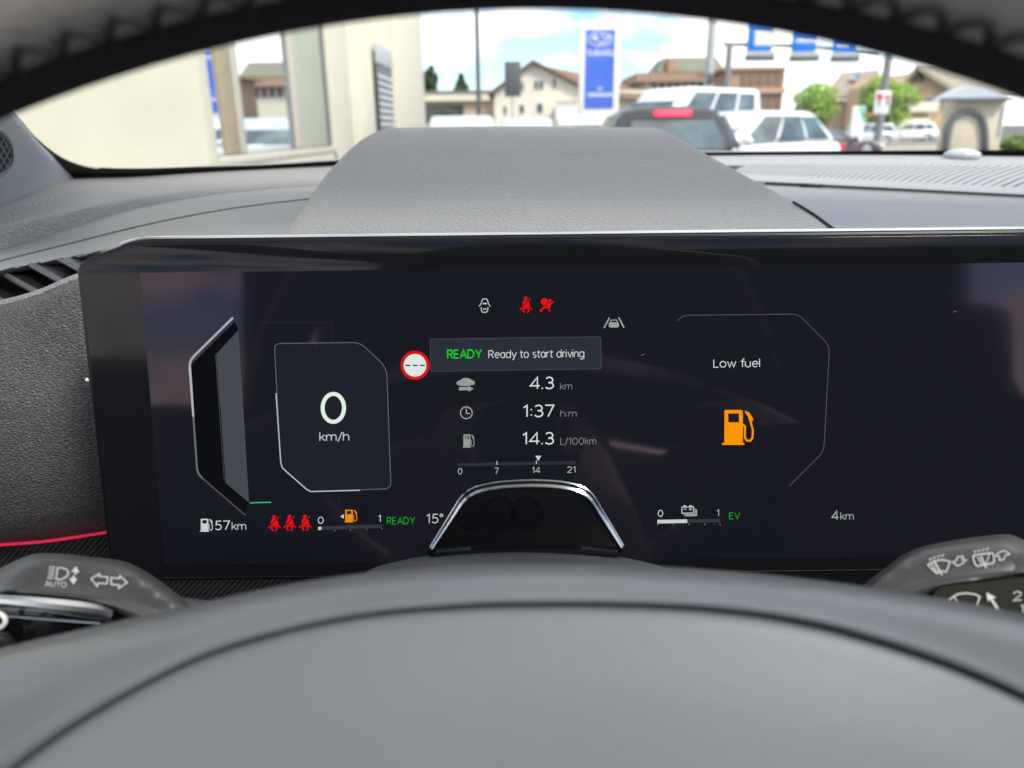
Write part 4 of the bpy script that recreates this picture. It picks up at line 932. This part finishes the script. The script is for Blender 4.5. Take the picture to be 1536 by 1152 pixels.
pi_ = inset(po, .0022); pj = inset(po, .0026)
n = len(po)
def ringm(a, fa, c, fc): return [p3(p.x, p.y, fa) for p in a]+[p3(p.x, p.y, fc) for p in c], [(i, (i+1) % n, n+(i+1) % n, n+i) for i in range(n)]
pb = [V((p.x*.8, p.y if p.y < 0 else p.y*.55)) for p in po]
part('body', ([p3(p.x, p.y, -.0015) for p in po]+[p3(p.x, p.y-.007, -.022) for p in pb], [(i, (i+1) % n, n+(i+1) % n, n+i) for i in range(n)]+[tuple(range(2*n-1, n-1, -1))]), m_piano, pod)
part('black_rim', merge(ringm(po, -.002, inset(po, .0004), .0004), ringm(inset(po, .0004), .0004, inset(po, .0014), .0006), ringm(inset(po, .0014), .0006, pi_, -.0006)), m_bezel, pod)
ko = [k for k in range(n) if po[k].y > -.011]; k0 = min(ko); ko = [k for k in range(k0, k0+n) if po[k % n].y > -.0105]
ko = [k % n for k in ko]; w_b = inset(po, .0001); w_c = [a.lerp(c_, min(1, max(0, (a.y+.002)/.010))) for a, c_ in zip(inset(po, .0012), inset(po, .0021))]
part('chrome_rim', grid([[p3(w_b[k].x, w_b[k].y, -.0001) for k in ko], [p3(w_c[k].x, w_c[k].y, .0010) for k in ko], [p3(w_c[k].x, w_c[k].y-.0002, -.0005) for k in ko]]), m_chrome, pod)
part('face', ([p3(p.x, p.y, -.0006) for p in inset(po, .0017)], [tuple(range(n))]), m_piano, pod, smooth=False)
lipk = [k for k in range(n) if po[k].y < -.0095 and abs(po[k].x) < .0295]
part('lower_lip', tube([p3(po[k].x, po[k].y+.0012, -.0004) for k in sorted(lipk, key=lambda k: po[k].x)], .0016, 8), m_piano, pod)
for x in (706, 750, 790):
    cc = puv(x, 771); part('lens', merge(tube([p3(cc.x+.0052*cos(2*pi*k/24), cc.y+.0052*sin(2*pi*k/24), -.0004) for k in range(24)], .0003, 6, True), ([p3(cc.x+.0049*cos(2*pi*k/24), cc.y+.0049*sin(2*pi*k/24), -.0003) for k in range(24)], [tuple(range(24))])), mat('lens_black', (.003, .003, .005), .12, spec=.3), pod)

# ================================================================== STALKS
def stalk(root, rows, mt, name='body'): return part(name, loft(rows, 60, 46), mt, root)
ls = thing('turn_signal_lever', 'dark turn signal lever with light symbols and satin inlay, left of the wheel', 'lever', tuple(WD(250, 960, .2)))
DL = .195
ot = [(-70, 905), (-30, 873), (0, 855), (29, 840), (55, 831.5), (98, 832), (137, 836.5), (176, 841), (203, 850), (234, 869), (273, 898), (310, 926)]
ft = [(-60, 925), (-26, 896), (8, 874), (35, 854), (56, 844.5), (98, 844), (137, 848), (176, 854), (200, 864), (224, 880), (258, 906), (296, 934)]
fb = [(-60, 930), (-26, 900), (6, 880), (40, 882), (70, 885), (100, 888), (137, 893), (176, 901), (196, 906), (216, 912), (248, 926), (286, 946)]
bb = [(-60, 950), (-26, 918), (6, 893), (40, 895), (70, 898), (100, 901), (137, 906), (165, 914), (190, 928), (214, 940), (240, 955), (270, 975)]
lb_ = [(-60, 1010), (-26, 1010), (6, 1010), (40, 1010), (70, 1010), (100, 1010), (137, 1010), (165, 1010), (190, 1010), (214, 1010), (240, 1010), (270, 1010)]
def rr(t, D_): return [WD(x, y, D_) for x, y in t]
def mx_(a, b_, t): return [(p[0]*(1-t)+q[0]*t, p[1]*(1-t)+q[1]*t) for p, q in zip(a, b_)]
stalk(ls, [rr(mx_(ot, ft, -.1), DL+.03), rr(ot, DL+.012), rr(mx_(ot, ft, .45), DL+.0035), rr(ft, DL+.0005), rr(mx_(ft, fb, .15), DL), rr(mx_(ft, fb, .85), DL), rr(fb, DL-.0005), rr(mx_(fb, bb, .5), DL-.0025), rr(bb, DL-.0005), rr(mx_(bb, lb_, .1), DL+.004), rr(lb_, DL+.008)], m_stalk)
inl = roundpoly([V((-90, 886)), V((150, 905.5)), V((176, 917)), V((170, 975)), V((-90, 975))], [1, 14, 12, 4, 1], 6)
mpL = lambda u, v, o_: WD(u, v, DL-.0030-o_)
part('inlay', slab(inl, mpL, 0, -.006, 0), m_piano, ls)
a = cr([V((-90, 901, 0)), V((0, 905, 0)), V((80, 914, 0)), V((150, 921, 0)), V((166, 926, 0))], 24); m0 = cr([V((-90, 889, 0)), V((0, 892, 0)), V((80, 898, 0)), V((150, 907, 0)), V((170, 916, 0))], 24); m1 = cr([V((-90, 909, 0)), V((0, 913, 0)), V((80, 920, 0)), V((150, 931, 0)), V((168, 934, 0))], 24)
part('satin_trim', grid([[WD(p.x, p.y, DL-.0032) for p in m0], [WD(p.x, p.y, DL-.0048) for p in [x.lerp(y, .5) for x, y in zip(m0, a)]], [WD(p.x, p.y, DL-.0050) for p in a], [WD(p.x, p.y, DL-.0038) for p in m1]]), m_satin, ls)
part('trim_line', tube([WD(x, 924+.079*x, DL-.0036) for x in range(-90, 165, 15)], .00032, 6), m_satin, ls)
part('rotary_ring', tube(cr([WD(-6, 918, DL-.006), WD(5, 924, DL-.0062), WD(8, 932, DL-.0062), WD(3, 940, DL-.006), WD(-8, 943, DL-.006)], 16), .0006, 8), m_print, ls)
part('end_switch', loft([[WD(-60, 940, DL-.004), WD(-20, 944, DL-.006), WD(10, 948, DL-.006), WD(24, 962, DL-.004)], [WD(-60, 955, DL-.009), WD(-20, 957, DL-.010), WD(8, 961, DL-.009), WD(28, 974, DL-.004)], [WD(-60, 1000, DL-.006), WD(-20, 1000, DL-.006), WD(10, 1000, DL-.006), WD(36, 1000, DL-.003)]], 14, 12), m_blackpl, ls)
mpS = lambda px, py, o_: WD(px, py, DL-o_)
d = Draw(mpS, .0004)
for k in range(5): d.stroke([(74-.7*k, 850.6+k*4), (83.2-.7*k, 851+k*4.1)], 1.7)
d.stroke([(86.5, 852), (84, 868.4), (91, 869.2), (99, 866), (103, 860), (101, 855), (95, 852), (86.5, 851.6)], 2.0, True); d.done('beam_symbol', m_print, ls)
Draw(mpS, .0004).text('AUTO', 67.5, 100, 879.4, 8.4, -.06, bold=.02).done('auto_symbol', m_print, ls)
d = Draw(mpS, .0004); d.fill([(114, 849.6), (119.4, 859), (115.4, 858.6), (114.6, 862), (111.4, 861.6), (112, 858), (106.6, 857.4)]).fill([(110, 877), (103.6, 867), (108.6, 867.4), (109.4, 863.4), (112.8, 864), (112.2, 867.6), (116, 868)]); d.done('level_symbol', m_print, ls)
d = Draw(mpS, .0004); d.stroke([(136.5, 868), (149, 860.6), (148.8, 864.6), (162, 865.4), (160.4, 875.6), (147, 874.8), (146, 879.6)], 1.9, True).stroke([(190.6, 873.8), (179.8, 863.6), (179.4, 867.6), (166.6, 866.6), (167, 876.8), (179, 877.6), (178, 882.4)], 1.9, True); d.done('turn_arrows', m_print, ls)

rs = thing('wiper_lever', 'dark wiper lever with white wiper and washer symbols, right of the wheel', 'lever', tuple(WD(1360, 960, .2)))
ot = [(1270, 905), (1303, 872), (1323, 857), (1355, 833), (1384, 821), (1433, 811), (1480, 805), (1508, 802.6), (1524, 806), (1542, 816), (1580, 850), (1620, 900)]
ft = [(1284, 910), (1312, 877), (1330, 862), (1362, 838), (1388, 829), (1441, 821.5), (1480, 818), (1506, 816.6), (1519, 819), (1537, 829), (1572, 862), (1610, 905)]
fb = [(1300, 925), (1325, 897), (1345, 888), (1368, 880), (1409, 872), (1456, 864), (1480, 860), (1503, 857), (1519, 855), (1540, 852.6), (1574, 868), (1606, 912)]
bb = [(1310, 950), (1340, 920), (1362, 906), (1385, 895), (1411, 882), (1456, 875), (1480, 871), (1503, 868), (1519, 866), (1540, 864), (1576, 880), (1604, 925)]
lb_ = [(x, 1000) for x, y in bb]
stalk(rs, [rr(mx_(ot, ft, -.1), DL+.03), rr(ot, DL+.012), rr(mx_(ot, ft, .45), DL+.0035), rr(ft, DL+.0005), rr(mx_(ft, fb, .15), DL), rr(mx_(ft, fb, .85), DL), rr(fb, DL-.0005), rr(mx_(fb, bb, .5), DL-.0025), rr(bb, DL-.0005), rr(mx_(bb, lb_, .1), DL+.004), rr(lb_, DL+.008)], m_stalk)
inr = roundpoly([V((1398, 960)), V((1400, 889)), V((1412, 880)), V((1562, 862)), V((1584, 960))], [1, 8, 10, 6, 1], 6)
part('inlay', slab(inr, mpL, 0, -.006, 0), mat('inlay_olive', (.030, .029, .020), .3), rs)
d = Draw(mpS, .0004)
d.stroke([(1391.6, 847.4), (1400, 842.6), (1408, 840.4), (1416, 840), (1425, 842.6), (1419, 858), (1413.6, 856.6), (1405, 860.4)], 1.9, True).stroke([(1396.6, 845.4), (1407, 859.6)], 1.7).stroke([(1401.6, 843), (1413.4, 862.6)], 2.4)
for x, y in ((1394.6, 840), (1400.6, 837.6), (1407, 835.4), (1413, 834.2)): d.stroke([(x, y+2.4), (x+.6, y-2), (x+3.6, y-2.4)], 1.2)
d.done('front_wiper_symbol', m_print, rs)
d = Draw(mpS, .0004); d.stroke([(1428.6, 843.4), (1434, 841.4), (1436.6, 835.4), (1444.8, 834.4), (1443, 840), (1449.6, 839.6), (1444, 845), (1436.6, 849)], 1.6, True).stroke([(1493.6, 833.4), (1499, 828), (1507, 826), (1514.4, 831.4), (1508, 833), (1505, 839.4), (1498.6, 840.4), (1499.4, 835)], 1.6, True); d.done('washer_arrows', m_print, rs)
d = Draw(mpS, .0004); d.stroke([(1459.4, 834.8), (1463, 832.6), (1487, 829.4), (1490, 831), (1491.6, 841.4), (1488.6, 845), (1466, 849), (1462.4, 846.6)], 1.9, True).stroke([(1466, 835.4), (1472.6, 846)], 1.5).stroke([(1471, 834), (1479, 852)], 2.3).stroke([(1484, 831.6), (1478.6, 846)], 1.4)
for x, y in ((1461.6, 828.4), (1467.6, 827), (1474, 825.6), (1480, 824.4)): d.stroke([(x, y+2.2), (x+.6, y-1.8), (x+3.8, y-2)], 1.2)
d.done('rear_wiper_symbol', m_print, rs)
part('stem', tube([WD(1000, 985, .232), WD(1180, 960, .222), WD(1360, 930, .208)], [.011, .010, .009], 14), m_stalk, rs)
part('stem', tube([WD(560, 985, .232), WD(400, 965, .222), WD(220, 940, .208)], [.011, .010, .009], 14), m_stalk, ls)
mpI = lambda px, py, o_: WD(px, py, DL-.0030-o_)
d = Draw(mpI, .0004); d.stroke([(1420, 905), (1424, 899), (1437, 891), (1450, 889.6), (1462, 891.4), (1469.8, 895), (1464, 912)], 2.1).stroke([(1431, 895), (1440, 908)], 1.6); d.fill([(1479.6, 888.4), (1494.6, 896.6), (1488.8, 897.8), (1499.4, 914), (1496, 916), (1485, 899), (1481.6, 902.6)]); d.done('wiper_speed_symbol', m_print, rs)
Draw(mpI, .0004).text('2', 1519, 1533, 902, 14.6, .12).done('speed_number', m_print, rs)
Draw(mpI, .0004).text('1', 1531, 1536, 920, 13, .12).done('speed_number', m_print, rs)

# ================================================================== STEERING WHEEL
CW = V((.002, .02475, 1.02645)); LW = radians(30); RM, RR = .180, .0165
NW = V((0, -cos(LW), sin(LW))); UW = V((0, sin(LW), cos(LW)))
def tor(th, ph, dr=0):
    e = V((1, 0, 0))*sin(th)+UW*cos(th); r_ = RR+dr
    return CW+e*(RM+r_*cos(ph))+NW*(r_*sin(ph))
sw = thing('steering_wheel', 'stitched leather steering wheel with a smooth grey airbag hub', 'steering wheel', tuple(CW-UW*(RM)))
NT = 200; PS0, PS1 = radians(178), radians(264)
def torpatch(p0, p1, npn, dr=0): return [tor(2*pi*i/NT, p0+(p1-p0)*k/npn, dr) for i in range(NT) for k in range(npn+1)], [((i*(npn+1)+k), (i*(npn+1)+k+1), ((i+1) % NT)*(npn+1)+k+1, ((i+1) % NT)*(npn+1)+k) for i in range(NT) for k in range(npn)]
part('rim_leather', torpatch(radians(40), PS0, 18), m_rim, sw); part('rim_front', torpatch(PS1-2*pi, radians(40), 16), m_blackpl, sw)
part('rim_band', torpatch(PS0, PS1, 12, 0), m_rimband, sw)
n = 176
for i in range(n):
    t0 = 2*pi*i/n; dt = 2*pi/n
    if cos(t0) < .2: continue                       # the lower half lies outside the picture
    pth = [tor(t0+dt*.02, PS0+.04, .0005), tor(t0+dt*.10, PS0-.06, .0009), tor(t0+dt*.30, PS0-.17, .0009), tor(t0+dt*.62, PS0-.21, .0009), tor(t0+dt*.88, PS0-.10, .0009), tor(t0+dt*.98, PS0+.04, .0006)]
    part('stitch', tube(cr(pth, 9), .00055, 5), m_thread, sw)
# hub
HP = WD(768, 850, .120)
def H(px, py, off): return onplane(px, py, HP+NW*off, NW)
co = [(-420, 1180), (-200, 1050), (0, 982), (137, 947), (289, 911), (420, 882), (560, 861), (700, 850.5), (800, 848.5), (920, 850), (1060, 857), (1200, 870), (1350, 891), (1536, 926), (1750, 985), (2000, 1090)]
cg = [(-300, 1500), (-130, 1280), (30, 1146), (150, 1064), (290, 990), (420, 948), (560, 920), (700, 908), (800, 905), (920, 905.5), (1060, 912), (1190, 929), (1320, 961), (1470, 1014), (1640, 1100), (1850, 1250)]
def hr(tab, off, dy=0): return [H(x, y+dy, off) for x, y in tab]
trim = [hr(mx_(co, cg, -.05), -.034), hr(co, -.014), hr(mx_(co, cg, .10), -.0085), hr(mx_(co, cg, .35), -.0035), hr(mx_(co, cg, .65), -.0006), hr(mx_(co, cg, .80), .0008), hr(mx_(co, cg, .92), .0022), hr(mx_(co, cg, .98), .0014), hr(cg, -.0004), hr(cg, -.0022, 2)]
part('hub_trim', loft(trim, 90, 50), m_hubtrim, sw)
far = [(768+(x-768)*.55, 1650) for x, y in cg]
cv = [hr(cg, -.0022, 1), hr(cg, -.0008, 3), hr(cg, -.0001, 9), hr(mx_(cg, far, .05), .0008), hr(mx_(cg, far, .2), .003), hr(mx_(cg, far, .45), .0048), hr(mx_(cg, far, .75), .0055), hr(far, .005)]
part('airbag_cover', loft(cv, 90, 50), m_hub, sw)
def spoke(sgn):
    a = CW+V((sgn*.06, 0, 0))-UW*.02+NW*-.03; c_ = CW+V((sgn*.168, 0, 0))-UW*.035
    part('spoke', tube([a, a.lerp(c_, .5)-UW*.006, c_], [.028, .02, .014], 14), m_hubtrim, sw)
spoke(-1); spoke(1)
part('lower_spoke', tube([CW-UW*.09-NW*.03, CW-UW*.175], [.03, .016], 14), m_hubtrim, sw)
part('hub_back', tube([CW-NW*.05-UW*.03, CW-NW*.075-UW*.03], [.062, .05], 24), m_blackpl, sw)

# ================================================================== CABIN SHELL (behind the camera: what the glass reflects)
cs = thing('cabin_shell', 'dark car cabin around the driver with doors, pillars and roof frame', 'cabin', (.37, -.8, .35), kind='structure')
m_trim = mat('cabin_trim', (.035, .035, .037), .7); m_head = mat('headliner', (.05, .049, .047), .9); m_seat = mat('seat_fabric', (.03, .03, .032), .75, grain=(500, .0003, (1, 1, 1), 'crack'))
for x in (-.52, 1.26):
    part('door_panel', box((x, -.75, .70), (.08, 2.6, .70), .02), m_trim, cs)
    part('centre_pillar', box((x, -1.0, 1.27), (.07, .15, .52), .02), m_trim, cs); part('rear_pillar', box((x, -1.75, 1.27), (.07, .5, .52), .02), m_trim, cs)
    part('roof_rail', box((x, -.85, 1.53), (.14, 2.4, .08), .03), m_head, cs)
part('roof_header', box((.37, .24, 1.50), (1.7, .22, .07), .03), m_head, cs); part('roof_rear', box((.37, -1.45, 1.53), (1.7, 1.3, .07), .03), m_head, cs)
part('glass_roof', box((.37, -.33, 1.555), (1.6, 1.0, .006), 0), glassmat('roof_glass', (.92, .94, .95), .6), cs, smooth=False)
part('rear_blocker', box((.37, -2.02, .95), (1.72, .06, 1.16), .02), m_trim, cs); part('cabin_floor', box((.37, -.75, .33), (1.72, 2.6, .05), .0), m_trim, cs)  # unseen rear wall added up to roof height, keeps the display reflection dark
for x in (0.0, .74):
    part('seat_cushion', box((x, -.42, .56), (.50, .52, .20), .06, seg=4), m_seat, cs)
    bk = loft([[V((x+s*.24*k, -.62-.28*h_-.03*abs(s), .62+.62*h_)) for s in (-1, -.8, -.3, .3, .8, 1)] for h_, k in ((0, 1), (.3, 1.05), (.7, 1), (.95, .8), (1, .6))], 24, 20)
    part('seat_back', merge(bk, box((x, -.86, .92), (.44, .10, .62), .04)), m_seat, cs)
    part('headrest', box((x, -.93, 1.34), (.27, .11, .19), .05, seg=4), m_seat, cs)
